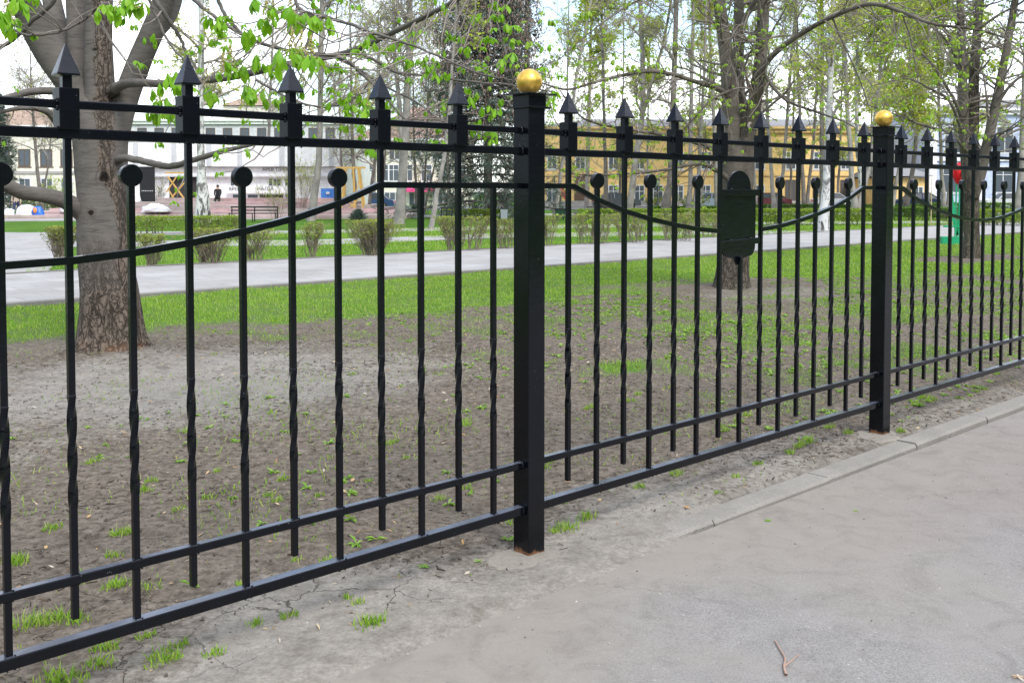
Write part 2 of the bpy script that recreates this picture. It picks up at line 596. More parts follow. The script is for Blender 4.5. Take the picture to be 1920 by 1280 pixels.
def asphalt_mat():
    m = Mat("dusty_asphalt")
    grain = m.noise(150, 3, 0.8)
    agg = m.ramp(grain, [(0.30, (0.125, 0.120, 0.116)), (0.50, (0.238, 0.230, 0.223)), (0.72, (0.345, 0.336, 0.327))])
    peb = m.n("ShaderNodeTexVoronoi", feature='F1')
    peb.inputs["Scale"].default_value = 42
    m.vec(peb)
    pebc = m.n("ShaderNodeSeparateColor")
    m.l(peb, "Color", pebc, "Color")
    pm = m.math('MULTIPLY', m.ramp(peb, [(0.16, (1, 1, 1)), (0.24, (0, 0, 0))], out="Distance"),
                m.ramp(pebc, [(0.93, (0, 0, 0)), (0.94, (1, 1, 1))], out="Red"), ao="Color", bo="Color")
    col = m.mix(agg, (0.50, 0.48, 0.46), m.math('MULTIPLY', pm, 0.55, ao="Value"), fo="Value")
    dust = m.ramp(m.noise(0.9, 7, 0.68, dist=0.6), [(0.36, (0, 0, 0)), (0.66, (1, 1, 1))])
    col = m.mix(col, (0.262, 0.238, 0.206), m.math('MULTIPLY', dust, 0.6, ao="Color"), fo="Value")
    d2 = m.n("ShaderNodeAttribute", attribute_name="dust")
    col = m.mix(col, (0.262, 0.236, 0.200), d2, fo="Fac")
    st = m.ramp(m.noise(2.6, 5, 0.65, dist=0.8), [(0.60, (0, 0, 0)), (0.74, (1, 1, 1))])
    br = m.n("ShaderNodeAttribute", attribute_name="brown")
    stm = m.math('MULTIPLY', st, br, ao="Color", bo="Fac")
    col = m.mix(col, (0.155, 0.120, 0.105), m.math('MULTIPLY', stm, 0.62, ao="Value"), fo="Value")
    col = m.mix(col, (0.225, 0.185, 0.165), m.math('MULTIPLY', br, 0.5, ao="Fac"), fo="Value")
    worn = m.ramp(m.noise(5.5, 6, 0.72, dist=0.7), [(0.3, (0.80, 0.79, 0.79)), (0.5, (1, 1, 1)), (0.72, (1.10, 1.10, 1.11))])
    col = m.mix(col, worn, 0.9, mode='MULTIPLY')
    hair = m.n("ShaderNodeTexVoronoi", feature='DISTANCE_TO_EDGE')
    hair.inputs["Scale"].default_value = 0.75
    wv = m.noise(3, 5, 0.65)
    ad = m.n("ShaderNodeVectorMath", operation='ADD')
    m.l(m.tc, "Object", ad, 0)
    m.l(m.mix((0, 0, 0), wv, 0.4), "Color", ad, 1)
    m.l(ad, "Vector", hair, "Vector")
    hk = m.math('MULTIPLY', m.ramp(hair, [(0.0012, (1, 1, 1)), (0.004, (0, 0, 0))], out="Distance"), m.ramp(m.noise(0.8, 2), [(0.5, (0, 0, 0)), (0.58, (1, 1, 1))]), ao="Color", bo="Color")
    col = m.mix(col, (0.08, 0.075, 0.07), m.math('MULTIPLY', hk, 0.45, ao="Value"), fo="Value")
    m.color(col)
    m.set(Roughness=0.9)
    m.bs.inputs["Specular IOR Level"].default_value = 0.25
    b1 = m.bump(grain, 0.006, 0.9)
    m.bump(m.noise(6, 4), 0.012, 0.35, prev=b1)
    return m.m


def concrete_mat(name, lo, hi, grain=90, bump=0.004):
    m = Mat(name)
    a = m.ramp(m.noise(2.2, 6, 0.65, dist=0.4), [(0.3, lo), (0.7, hi)])
    b = m.ramp(m.noise(grain, 4, 0.7), [(0.3, (0.78, 0.78, 0.78)), (0.7, (1.15, 1.15, 1.15))])
    m.color(m.mix(a, b, 0.8, mode='MULTIPLY'))
    m.set(Roughness=0.9)
    m.bs.inputs["Specular IOR Level"].default_value = 0.25
    m.bump(m.noise(grain, 3, 0.7), bump, 0.7)
    return m.m


def bark_mat(name, ridge, groove, smooth, plate_top=1.2, vscale=14, moss=0.25, seam=False, knots=()):
    """plated bark at the foot, smooth grey bark higher up"""
    m = Mat(name)
    def ridged(scale, zs, wdt):
        nn = m.noise(scale, 3, 0.55, stretch=(1, 1, zs), dist=0.6)
        ab = m.math('ABSOLUTE', m.math('SUBTRACT', nn, 0.5), ao="Value")
        return m.ramp(ab, [(0.0, (0, 0, 0)), (wdt, (0.75, 0.75, 0.75)), (wdt * 3, (1, 1, 1))], out="Value")
    crack = m.mix(ridged(vscale, 0.30, 0.035), ridged(vscale * 1.7, 0.55, 0.03), 0.85, mode='MULTIPLY')
    n1 = m.noise(30, 5, 0.7)
    n2 = m.noise(3.0, 4, 0.6)
    rd = m.ramp(n1, [(0.3, tuple(c_ * 0.7 for c_ in ridge)), (0.7, tuple(c_ * 1.2 for c_ in ridge))])
    plated = m.mix(groove, rd, crack, fo="Color")
    rings = m.noise(5, 5, 0.65, stretch=(1, 1, 5.5), dist=1.2)
    sm_ = m.ramp(rings, [(0.32, tuple(c_ * 0.66 for c_ in smooth)), (0.5, smooth), (0.72, tuple(c_ * 1.12 for c_ in smooth))])
    z = m.n("ShaderNodeSeparateXYZ")
    m.l(m.tc, "Object", z, "Vector")
    h = m.math('ADD', z, m.math('MULTIPLY', m.math('SUBTRACT', n2, 0.5), 1.3, ao="Value"), ao="Z", bo="Value")
    up = m.n("ShaderNodeMapRange")
    up.inputs["From Min"].default_value = plate_top - 0.35
    up.inputs["From Max"].default_value = plate_top + 0.35
    m.l(h, "Value", up, "Value")
    # a strip of plated bark climbs one side of the trunk
    strip = m.ramp(m.noise(1.9, 3, 0.5, stretch=(1, 1, 0.22)), [(0.50, (0, 0, 0)), (0.60, (1, 1, 1))])
    if seam:                                                  # one rough seam winds up the side that faces the road
        def lin(src, o, k):
            return m.math('MULTIPLY', src, k, ao=o)
        u = m.math('ADD', lin(z, "X", 0.93), lin(z, "Y", 0.37), ao="Value", bo="Value")
        sh = m.n("ShaderNodeMapRange", interpolation_type='SMOOTHSTEP')
        for k, v in (("From Min", 1.2), ("From Max", 1.75), ("To Min", 0.155), ("To Max", -0.02)):
            sh.inputs[k].default_value = v
        m.l(z, "Z", sh, "Value")
        du = m.math('ADD', m.math('SUBTRACT', u, sh, ao="Value", bo="Result"), m.math('MULTIPLY', m.math('SUBTRACT', m.noise(7, 4, 0.6), 0.5), 0.16, ao="Value"), ao="Value", bo="Value")
        strip = m.ramp(m.math('ABSOLUTE', du, ao="Value"), [(0.055, (1, 1, 1)), (0.085, (0, 0, 0))], out="Value")
    f = m.math('SUBTRACT', up, m.math('MULTIPLY', strip, 0.85, ao="Color"), ao="Result", bo="Value")
    f.use_clamp = True
    col = m.mix(plated, sm_, f, fo="Value")
    kn = m.n("ShaderNodeTexVoronoi", feature='F1')
    kn.inputs["Scale"].default_value = 1.9
    m.vec(kn, (1, 1, 0.75))
    scar = m.ramp(kn, [(0.03, (0.22, 0.2, 0.18)), (0.085, (0.62, 0.6, 0.58)), (0.11, (1.12, 1.1, 1.08)), (0.16, (1, 1, 1))], out="Distance")
    col = m.mix(col, scar, 0.9, mode='MULTIPLY')
    for kx, ky, kz, kr in knots:
        dn = m.n("ShaderNodeVectorMath", operation='DISTANCE')
        wv = m.n("ShaderNodeVectorMath", operation='ADD')
        m.l(m.tc, "Object", wv, 0)
        m.l(m.mix((0, 0, 0), m.noise(13, 3), 0.06), "Color", wv, 1)
        m.l(wv, "Vector", dn, 0)
        dn.inputs[1].default_value = (kx + .03, ky + .03, kz + .03)
        kc = m.ramp(dn, [(kr * .35, (0.10, 0.085, 0.075)), (kr * .6, (0.5, 0.48, 0.45)), (kr * .75, (1.15, 1.13, 1.1)), (kr * .95, (0.7, 0.68, 0.66)), (kr * 1.15, (1, 1, 1))], out="Value")
        col = m.mix(col, kc, 1.0, mode='MULTIPLY')
    if seam:
        rusty = m.math('MULTIPLY', m.ramp(z, [(0.05, (1, 1, 1)), (0.16, (0, 0, 0))], out="Z"), m.ramp(m.noise(5, 4), [(0.46, (0, 0, 0)), (0.66, (0.5, 0.5, 0.5))]), ao="Color", bo="Color")
        col = m.mix(col, (0.27, 0.125, 0.065), rusty, fo="Value")
    blot = m.ramp(m.noise(1.7, 5, 0.65), [(0.32, (0.62, 0.63, 0.61)), (0.5, (1, 1, 1)), (0.7, (1.16, 1.14, 1.1))])
    col = m.mix(col, blot, 0.9, mode='MULTIPLY')
    if moss:
        mo = m.ramp(m.noise(2.2, 4, 0.6, stretch=(1, 1, 0.4)), [(0.52, (0, 0, 0)), (0.75, (moss, moss, moss))])
        col = m.mix(col, (0.12, 0.135, 0.075), mo)
    m.color(col)
    m.set(Roughness=0.9)
    m.bs.inputs["Specular IOR Level"].default_value = 0.2
    hgt = m.mix(crack, m.mix(rings, 0.8, 0.75, ao="Fac"), f, fo="Value")
    b1 = m.bump(hgt, 0.022, 0.9, out="Color")
    m.bump(n1, 0.006, 0.7, prev=b1)
    return m.m


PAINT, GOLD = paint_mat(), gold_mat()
GROUND, LAWN, ASPHALT = ground_mat(), lawn_mat(), asphalt_mat()
KERB = concrete_mat("kerb_concrete", (0.200, 0.186, 0.165), (0.270, 0.252, 0.225), 70)
def paving_mat():
    m = Mat("pale_paving")
    br = m.n("ShaderNodeTexBrick")
    br.offset = 0.5
    for k, v in (("Scale", 1.0), ("Mortar Size", 0.010), ("Brick Width", 0.75), ("Row Height", 0.5), ("Bias", 0.0)):
        br.inputs[k].default_value = v
    br.inputs["Color1"].default_value = (0.300, 0.293, 0.288, 1)
    br.inputs["Color2"].default_value = (0.350, 0.342, 0.336, 1)
    br.inputs["Mortar"].default_value = (0.23, 0.225, 0.22, 1)
    mp = m.n("ShaderNodeMapping")
    mp.inputs["Rotation"].default_value = (0, 0, TH - math.pi / 2)
    m.l(m.tc, "Object", mp, "Vector")
    m.l(mp, "Vector", br, "Vector")
    st = m.ramp(m.noise(0.7, 6, 0.68, dist=0.5), [(0.3, (0.80, 0.785, 0.76)), (0.55, (1, 1, 1)), (0.8, (1.1, 1.1, 1.1))])
    m.color(m.mix(m.mix(br, st, 1.0, mode='MULTIPLY'), m.ramp(m.noise(40, 4, 0.7), [(0.3, (0.86, 0.86, 0.86)), (0.7, (1.1, 1.1, 1.1))]), 0.8, mode='MULTIPLY'))
    m.set(Roughness=0.9)
    m.bs.inputs["Specular IOR Level"].default_value = 0.2
    return m.m


PAVING = paving_mat()
KERB_DARK = concrete_mat("dark_kerb_concrete", (0.15, 0.145, 0.135), (0.22, 0.21, 0.19), 30)  # darker grey than the roadside kerb

# ------------------------------------------------------------------ the setting: ground, paths, kerbs
TREE_SM = [(0.57, 6.05), (9.85, 5.9), (19.2, 6.24)]


def grass_mask(s, m):
    s = np.asarray(s, float); m = np.asarray(m, float)
    edge = np.interp(s, [-6, 2.0, 3.5, 6, 9, 13, 18, 30], [7.4, 7.0, 6.3, 6.4, 6.3, 5.2, 3.0, 1.4])
    g = sstep(-1.5, 1.3, m - edge + (fbm(s * 1.1, m * 1.1, 5, 1) - 0.5) * 4.2) * (0.72 + 0.28 * sstep(0.35, 0.6, fbm(s * 2.1, m * 2.1, 3, 4)))
    weeds = 0.7 * sstep(0.44, 0.68, fbm(s * 1.6 + 9, m * 1.6, 4, 2)) * np.interp(s, [-3, 1.5, 3.5, 6, 12], [0.34, 0.44, 0.72, 0.92, 1.0]) * sstep(-0.1, 0.9, m)
    g = np.maximum(g, weeds * np.interp(m, [0, 0.6, 4, 7], [0.55, 1.0, 1.0, 0.8]))
    px, py = 2.35, 2.62                                       # the small green island in the soil
    g = np.maximum(g, 0.95 * sstep(0.75, 0.3, np.hypot((s - 3.62) / 0.62, (m - 2.52) / 0.36) + (fbm(s * 4, m * 4, 3, 4) - 0.5) * 0.9))
    for k, (ts, tm) in enumerate(TREE_SM):
        r = np.hypot((s - ts) / (1.35 if k == 0 else 1.9), (m - tm) / (1.0 if k == 0 else 0.75))
        g = g * sstep(0.8, 1.35, r + (fbm(s * 1.3, m * 1.3, 3, 5) - 0.5) * 0.9)
    return np.clip(g, 0, 1)


def dry_mask(s, m):
    t = np.exp(-(((s - 0.6) / 2.2) ** 2 + ((m - 4.3) / 1.7) ** 2)) * 0.95
    t = np.maximum(t, np.exp(-(((s - 9.6) / 2.2) ** 2 + ((m - 5.0) / 1.1) ** 2)) * 0.55)
    k = sstep(0.75, -0.1, m + (fbm(s * 1.1, m * 1.1, 3, 6) - 0.5) * 0.9) * np.interp(s, [-3, 0.5, 1.6, 6], [1.0, 0.95, 0.62, 0.4])
    return np.clip(np.maximum(t, k), 0, 1)


def soil_z(s, m):
    z = (fbm(s * 2.2, m * 2.2, 4, 2) - 0.5) * 0.05 + (fbm(s * 9, m * 9, 3, 3) - 0.5) * 0.016 * (1 - 0.6 * dry_mask(s, m))
    z = z * sstep(-0.05, 0.5, m) + 0.002
    z = z + 0.05 * np.exp(-((s - TREE_SM[0][0]) ** 2 + (m - TREE_SM[0][1]) ** 2) / 1.1)
    # the strip by the road: earth lies over the kerb near the first post and leaves it bare further on
    cover = sstep(1.2, 0.1, s + (fbm(s * 1.4, m * 2.0, 3, 7) - 0.5) * 1.2) 
    lap = cover * (0.0035 + (fbm(s * 5, m * 5, 3, 1) - .5) * 0.012) - 0.016 * (1 - cover)
    wob = (fbm(s * 3, m * 3, 3, 5) - .5) * 0.07
    spill = cover * (0.006 - 0.040 * sstep(-0.22, -0.46, m + wob)) - 0.065 * (1 - cover)
    front = np.where(m < -0.245, spill, np.where(m < -0.1, lap, 0))
    return z + front


def attr(o, **kw):
    for k, v in kw.items():
        a = o.data.attributes.new(k, 'FLOAT', 'POINT')
        a.data.foreach_set("value", np.asarray(v, np.float32).ravel())


def grid(s0, s1, m0, m1, step, zf):
    ss = np.arange(s0, s1 + 1e-6, step); mm = np.arange(m0, m1 + 1e-6, step)
    S, M = np.meshgrid(ss, mm, indexing='ij')
    Z = zf(S, M)
    V = F0[None, None] + S[..., None] * FD + M[..., None] * FN
    V[..., 2] = Z
    a, b = len(ss), len(mm)
    i, j = np.meshgrid(np.arange(a - 1), np.arange(b - 1), indexing='ij')
    k = i * b + j
    q = np.stack([k, k + b, k + b + 1, k + 1], -1).reshape(-1, 4)
    return V.reshape(-1, 3), q, S.ravel(), M.ravel()


mb = MB()
V, q, S, M = grid(-4.5, 34, -0.62, 10.62, 0.05, soil_z)
mb.add(V, quads=q, smooth=True)
soil = tag(mb.build("soil_ground", GROUND), kind="structure")
gm = grass_mask(S, M)
attr(soil, grass=gm, dry=dry_mask(S, M),
     crack=0.8 * sstep(1.3, 0.2, M) * sstep(1.6, 0.3, S) * sstep(-0.22, 0.02, M) + 0.9 * np.exp(-(((S - 1.2) / 0.9) ** 2 + ((M - 4.1) / 0.7) ** 2)))

mb = MB()                                                    # the lawn of the whole park, out to the horizon
W = 900
mb.add([(-W, -60, -0.075), (W, -60, -0.075), (W, 1500, -0.075), (-W, 1500, -0.075)], quads=[(0, 1, 2, 3)])
tag(mb.build("lawn", LAWN), kind="structure")

def road_z(s, m):
    """the asphalt lies nearly flush with the kerb by the first post and drops a little further on"""
    return -0.008 - 0.008 * sstep(0.2, 3.2, s) + (fbm(s * 0.8, m * 0.8, 3, 1) - 0.5) * 0.010 - 0.012 * sstep(-0.4, -1.6, m)


mb = MB()
V, q, S, M = grid(-7, 30, -9.0, -0.262, 0.06, road_z)
mb.add(V, quads=q, smooth=True)
road = tag(mb.build("asphalt_path", ASPHALT), kind="structure")
near = sstep(-1.15, -0.3, M + (fbm(S * 1.3, M * 1.3, 4, 3) - 0.5) * 0.9) * np.interp(S, [-2, 1.5, 4, 8], [0.95, 0.85, 0.35, 0.2])
brown = np.clip(1.25 * np.exp(-(((S - 3.2) / 2.1) ** 2 + ((M + 0.95) / 0.62) ** 2)), 0, 1)
attr(road, dust=np.clip(near, 0, 0.9), brown=brown)

mb = MB()                                                    # kerb of separate stones along the path
s0 = -5.0
r_ = random.Random(4)
while s0 < 32:
    L = 0.98
    z1 = -0.001 + r_.uniform(-0.005, 0.005)
    y0, y1 = -0.262 + r_.uniform(-0.004, 0.004), -0.135
    pr = [(y0, -0.2), (y0, z1 - 0.014), (y0 + 0.012, z1), (y1 - 0.006, z1), (y1, z1 - 0.006), (y1, -0.2)]
    R = [[sm(s_, y, z) for y, z in pr] for s_ in (s0 + 0.004, s0 + L - 0.004)]
    mb.rings(R, smooth=False)
    s0 += L
tag(mb.build("kerb", KERB), kind="structure")

mb = MB()                                                    # the park path behind the lawn strip
mb.rings([[sm(s_, y, z) for y, z in ((10.72, -0.2), (10.72, 0.012), (15.65, 0.03), (15.65, -0.2))] for s_ in (-25, 160)], smooth=False)
mb2 = MB()
mb2.rings([[sm(s_, y, z) for y, z in ((10.60, -0.2), (10.60, 0.045), (10.62, 0.055), (10.70, 0.055), (10.72, 0.045), (10.72, -0.2))] for s_ in (-25, 160)], smooth=False)
mb2.rings([[sm(s_, y, z) for y, z in ((15.65, -0.2), (15.65, 0.05), (15.77, 0.05), (15.77, -0.2))] for s_ in (-25, 160)], smooth=False)
tag(mb.build("park_path", PAVING), kind="structure")
tag(mb2.build("path_kerb", KERB_DARK), kind="structure")


def strip(pa, pb, name, mat, z=-0.055, th=0.05):
    """a flat path between two edges given as ground points"""
    mb = MB()
    n = len(pa)
    R = [[(*a[:2], z - th), (*a[:2], z), (*b[:2], z), (*b[:2], z - th)] for a, b in zip(pa, pb)]
    mb.rings(R, smooth=False)
    return tag(mb.build(name, mat), kind="structure")


strip([at(-500, 461), at(560, 456), at(960, 441), at(1300, 437), at(1640, 433), at(2100, 430)],
      [at(-500, 450), at(560, 447), at(960, 434), at(1300, 431), at(1640, 429), at(2100, 427)], "second_path", PAVING)
strip([at(-500, 442), at(560, 435), at(1000, 426), at(1300, 421), at(1640, 417), at(2100, 414)],
      [at(-500, 437), at(560, 430), at(1000, 420.5), at(1300, 416), at(1640, 413), at(2100, 410)], "third_path", PAVING, z=-0.05)
strip([at(-900, 520), at(0, 517), at(88, 505), at(112, 478)], [at(-900, 437), at(0, 433), at(84, 434), at(100, 440)], "paved_square", PAVING, z=-0.046)
strip([at(-600, 418), at(700, 407), at(1000, 402.5), at(1500, 400.5), at(2300, 399)],
      [at(-600, 414), at(700, 403), at(1000, 399.5), at(1500, 397.5), at(2300, 396)], "far_path", PAVING, z=-0.042)
strip([at(-2500, 392.0), at(960, 392.0), at(4000, 392.0)], [at(-2500, 386.0), at(960, 386.0), at(4000, 386.0)], "street", simple("street_asphalt", (0.14, 0.14, 0.145), 0.9), z=-0.04)

# ------------------------------------------------------------------ the fence: one welded iron thing
fence = empty("iron_fence", F0, "black wrought iron park fence with arrowhead pickets and gold balls on its posts", "fence", rz=math.pi / 2 - TH)
PITCHB = 0.1748
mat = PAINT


def chamfer_ring(h, c_, z, cx=0.0, cy=0.0):
    a = h - c_
    return [(cx + x, cy + y, z) for x, y in ((-a, -h), (a, -h), (h, -a), (h, a), (a, h), (-a, h), (-h, a), (-h, -a))]


def make_post(s):
    mb = MB()
    mb.rings([chamfer_ring(0.045, 0.003, z) for z in (-0.12, 1.826)], smooth=False)
    post = mb.build("fence_post", mat, fence, loc=(s, 0, 0))
    mb = MB()
    mb.rings([chamfer_ring(0.061, 0.002, z) for z in (1.777, 1.784)], smooth=False)
    mb.rings([chamfer_ring(0.0475, 0.002, z) for z in (1.784, 1.829)], smooth=False)
    mb.rings([chamfer_ring(0.078, 0.001, z) for z in (1.829, 1.834)], smooth=False)
    mb.build("post_cap", mat, post)
    mb = MB()
    a = np.linspace(-math.pi / 2, math.pi / 2, 21)
    mb.lathe((0, 0, 1.8835), [(max(0.001, 0.0515 * math.cos(t)), 0.0515 * math.sin(t)) for t in a], 40)
    mb.build("ball_finial", GOLD, post)
    return post


P_L, P_R, P_RR = -3.872, 2.899, 5.798
for s in (0.0, P_R, P_L, P_RR):
    make_post(s)


def sq_ring(h, z, ang=0.0, x=0, y=0):
    return [(x + h * math.sqrt(2) * math.cos(ang + math.pi / 4 + k * math.pi / 2), y + h * math.sqrt(2) * math.sin(ang + math.pi / 4 + k * math.pi / 2), z) for k in range(4)]


def bar_mesh(mb, z0, z1, rng, h=0.009):
    """square bar with its twisted middle"""
    ta, tb = 0.565 + rng.uniform(-0.008, 0.008), 0.875 + rng.uniform(-0.008, 0.008)
    R = [sq_ring(h, z0), sq_ring(h, ta - 0.004), sq_ring(h * 1.05, ta)]
    turns = 0.75 * math.pi * 2
    for k in range(1, 40):
        t = k / 40
        R.append(sq_ring(h * 1.07, ta + (tb - ta) * t, turns * t))
    R += [sq_ring(h * 1.05, tb, turns), sq_ring(h * 1.12, tb + 0.003, turns + 0.02), sq_ring(h, tb + 0.006, turns), sq_ring(h, z1, turns)]
    mb.rings(R, smooth=False)


PR = [(0.0, 1.474), (0.012, 1.4725), (0.16, 1.416), (0.335, 1.366), (0.51, 1.329), (0.685, 1.299), (0.86, 1.275), (1.035, 1.26), (1.223, 1.2545)]


def make_picket(s, kind, rng):
    """kinds: spear (tall), disc, stub"""
    mb = MB()
    if kind == "spear":
        bar_mesh(mb, 0.256 + rng.uniform(-0.006, 0.006), 1.626, rng)
        o = mb.build("picket", mat, fence, loc=(s, 0, 0))
        mb = MB()
        mb.rings([chamfer_ring(0.027, 0.0015, z) for z in (1.6215, 1.7345)], smooth=False)
        for sx in (-1, 1):                                    # weld beads where the upper rail meets the block
            for k in range(7):
                t = -math.pi / 2 + math.pi * k / 6
                mb.lathe((sx * 0.0285, -0.009 + 0.003 * math.sin(3 * k), 1.690 + 0.014 * math.sin(t) - 0.004), [(0.0012, 0), (0.0042, 0.003), (0.0012, 0.007)], 6)
        b = mb.build("block", mat, o)
        mb = MB()
        mb.rings([sq_ring(0.0125, z) for z in (1.730, 1.772)], smooth=False)
        w = 0.0285 + rng.uniform(-0.001, 0.001)
        dx, dy = rng.uniform(-0.002, 0.002), rng.uniform(-0.002, 0.002)
        mb.rings([sq_ring(w, 1.769), sq_ring(w + 0.0006, 1.774), sq_ring(0.0008, 1.858, 0, dx, dy)], smooth=False)
        sp = mb.build("spearhead", mat, o)
        sp.rotation_euler = (0, 0, rng.uniform(-0.07, 0.07))
    elif kind == "disc":
        bar_mesh(mb, 0.188, 1.472, rng)
        o = mb.build("picket", mat, fence, loc=(s, 0, 0))
        mb = MB()
        a = np.linspace(0, 2 * math.pi, 37)[:-1]
        r, t = 0.0325, 0.012
        R = [[(rr * math.cos(x), y, 1.497 + rr * math.sin(x)) for x in a] for rr, y in ((r - 0.0015, -t), (r, -t + 0.0015), (r, t - 0.0015), (r - 0.0015, t))]
        mb.rings(R, smooth=False)
        d = mb.build("disc", mat, o)
        d.rotation_euler = (0, 0, rng.uniform(-0.10, 0.10))
    else:
        bar_mesh(mb, 0.188, 1.470, rng)
        o = mb.build("picket", mat, fence, loc=(s, 0, 0))
    return o


def rail(s0, s1, z, w, h, name="rail", wob=0.0, joints=()):
    mb = MB()
    n = 24
    rng = np.random.default_rng(int(abs(s0 * 100 + z * 1000)))
    R = []
    for k in range(n + 1):
        x = s0 + (s1 - s0) * k / n
        dz = wob * math.sin(k * 0.9 + z * 10) * (0 < k < n)
        c_ = 0.0022
        R.append([(x, y, z + dz + zz) for y, zz in ((-w / 2 + c_, -h / 2), (w / 2 - c_, -h / 2), (w / 2, -h / 2 + c_), (w / 2, h / 2 - c_), (w / 2 - c_, h / 2), (-w / 2 + c_, h / 2), (-w / 2, h / 2 - c_), (-w / 2, -h / 2 + c_))])
    mb.rings(R, smooth=False)
    for s in joints:                                          # lumps of weld where each bar meets the rail
        for k in range(4):
            x = s + (-0.0105, 0.0105)[k % 2] + rng.uniform(-.002, .002)
            r = rng.uniform(0.0022, 0.0045)
            mb.lathe((x, -w / 2 + rng.uniform(0.001, 0.006), z + (h / 2 - .001 if k < 2 else -h / 2 - r)), [(0.0006, 0), (r, r * .7), (0.0006, r * 1.6)], 6)
    # weld beads at both ends
    for x, sgn in ((s0, 1), (s1, -1)):
        for k in range(14):
            a = 2 * math.pi * k / 14
            mb.lathe((x + sgn * 0.003, (w / 2 + 0.002) * math.cos(a), z + (h / 2 + 0.002) * math.sin(a) - 0.003), [(0.001, 0), (0.0048, 0.003), (0.001, 0.007)], 6)
    return mb.build(name, mat, fence)


def curved_rail(pts, name="wave_rail"):
    mb = MB()
    P = np.array([(x, 0, z) for x, z in pts], float)
    t = np.gradient(P, axis=0)
    t /= np.linalg.norm(t, axis=1, keepdims=True)
    h = 0.0105
    R = []
    for p, d in zip(P, t):
        nrm = np.array([-d[2], 0, d[0]])
        R.append([p + nrm * i * h + np.array([0, j * h, 0]) for i, j in ((-1, -1), (-1, 1), (1, 1), (1, -1))])
    mb.rings(R, smooth=False)
    return mb.build(name, mat, fence)


def panel(a, b, spec, c0, mid, plate):
    """spec: list of (s, kind); c0: distance from the post to the corner of the wave rail"""
    rng = np.random.default_rng(int(abs(a * 10)) + 3)
    x0, x1 = a + 0.045, b - 0.045
    al = [s for s, k in spec]
    sp = [s for s, k in spec if k == "spear"]
    rail(x0, x1, 0.185, 0.040, 0.034, joints=[s for s, k in spec if k != "spear"])
    rail(x0, x1, 0.3655, 0.028, 0.026, joints=al)
    rail(x0, x1, 1.6105, 0.030, 0.029, wob=0.0008, joints=[s + d for s in sp for d in (-.02, .02)])
    rail(x0, x1, 1.6905, 0.022, 0.023)
    L = [(a + 0.045, 1.474)] + [(a + c0 + d * (mid - a - c0) / 1.223, z) for d, z in PR]
    Rr = [(b - 0.045, 1.474)] + [(b - c0 - d * (b - c0 - mid) / 1.223, z) for d, z in PR]
    if plate:
        Lc = [p for p in L if p[0] < mid - 0.2] + [(mid - PITCHB - 0.005, 1.2605)]
        Rc = [p for p in Rr if p[0] > mid + 0.2] + [(mid + PITCHB + 0.005, 1.2605)]
        curved_rail(Lc); curved_rail(Rc[::-1])
    else:
        curved_rail(L + Rr[::-1][1:])
    for s, k in spec:
        make_picket(s, k, rng)


# second panel: the one with the plate
spec = []
for i in range(15):
    if i == 7:
        continue
    spec.append((0.2222 + PITCHB * i, "spear" if i % 2 == 0 else "disc"))
panel(0.0, P_R, spec, 0.238, 0.2222 + PITCHB * 7, True)
spec = [(P_R + 0.2222 + PITCHB * i, "spear" if i % 2 == 0 else "disc") for i in range(15)]
panel(P_R, P_RR, spec, 0.238, P_R + 0.2222 + PITCHB * 7, False)
spec = []
for j in range(21):
    k = "stub" if j in (0, 2, 18, 20) else ("spear" if j % 2 == 1 else "disc")
    spec.append((-0.1907 - 0.1745 * j, k))
panel(P_L, 0.0, spec, 0.712, -0.1907 - 0.1745 * 10, False)

# the plate on the middle bar of the second panel
ps = 0.2222 + PITCHB * 7
mb = MB()
bar_mesh(mb, 0.188, 1.13, np.random.default_rng(5))
plate_bar = mb.build("picket", mat, fence, loc=(ps, 0, 0))
out = []
hw = 0.142
for k in range(17):
    t = math.pi * k / 16
    out.append((0.098 * math.cos(t), 1.462 + 0.093 * math.sin(t) ** 0.85 if 0 < k < 16 else 1.462))
left = [(-hw, 1.460), (-hw, 1.20), (-0.139, 1.165), (-0.124, 1.139), (-0.100, 1.129), (-0.060, 1.126), (-0.036, 1.117), (-0.024, 1.100), (-0.014, 1.088)]
prof = out + left + [(-x, z) for x, z in left[::-1]]
mb = MB()
n = len(prof)
for y, flip in ((-0.004, 0), (0.004, 1)):                      # faces built as strips so that the outline may be concave
    lv = sorted(left[1:], key=lambda p: -p[1])
    up = out[8:]
    rows = [(-hw, 1.460)] + left[1:]
    vs, qs = [], []
    for x, z in rows:
        vs += [(x, y, z), (-x, y, z)]
    for i in range(len(rows) - 1):
        qd = (2 * i, 2 * i + 1, 2 * i + 3, 2 * i + 2)
        qs.append(qd if not flip else qd[::-1])
    mb.add(vs, quads=qs)
    dv = [(x, y, z) for x, z in out]
    mb.ngon(dv if flip else dv[::-1])
side = [(x, y, z) for x, z in prof for y in (-0.004, 0.004)]
mb.add(side, quads=[(2 * i, 2 * i + 1, (2 * i + 3) % (2 * n), (2 * i + 2) % (2 * n)) for i in range(n)])
plate = mb.build("ornament_plate", mat, fence, loc=(ps, 0.012, 0))
for z, tilt in ((1.447, 0.0), (1.20, 0.006)):
    mb = MB()
    mb.bar((-PITCHB - 0.006, -0.014, z - tilt), (PITCHB + 0.006, -0.014, z + tilt), 0.008, 0.030)
    for x in (-0.085, 0.085):
        mb.lathe((x, -0.014, z + 0.015 + tilt * x / PITCHB), [(0.008, 0), (0.007, 0.004), (0.002, 0.006)], 8)
    mb.build("plate_clamp", mat, plate)

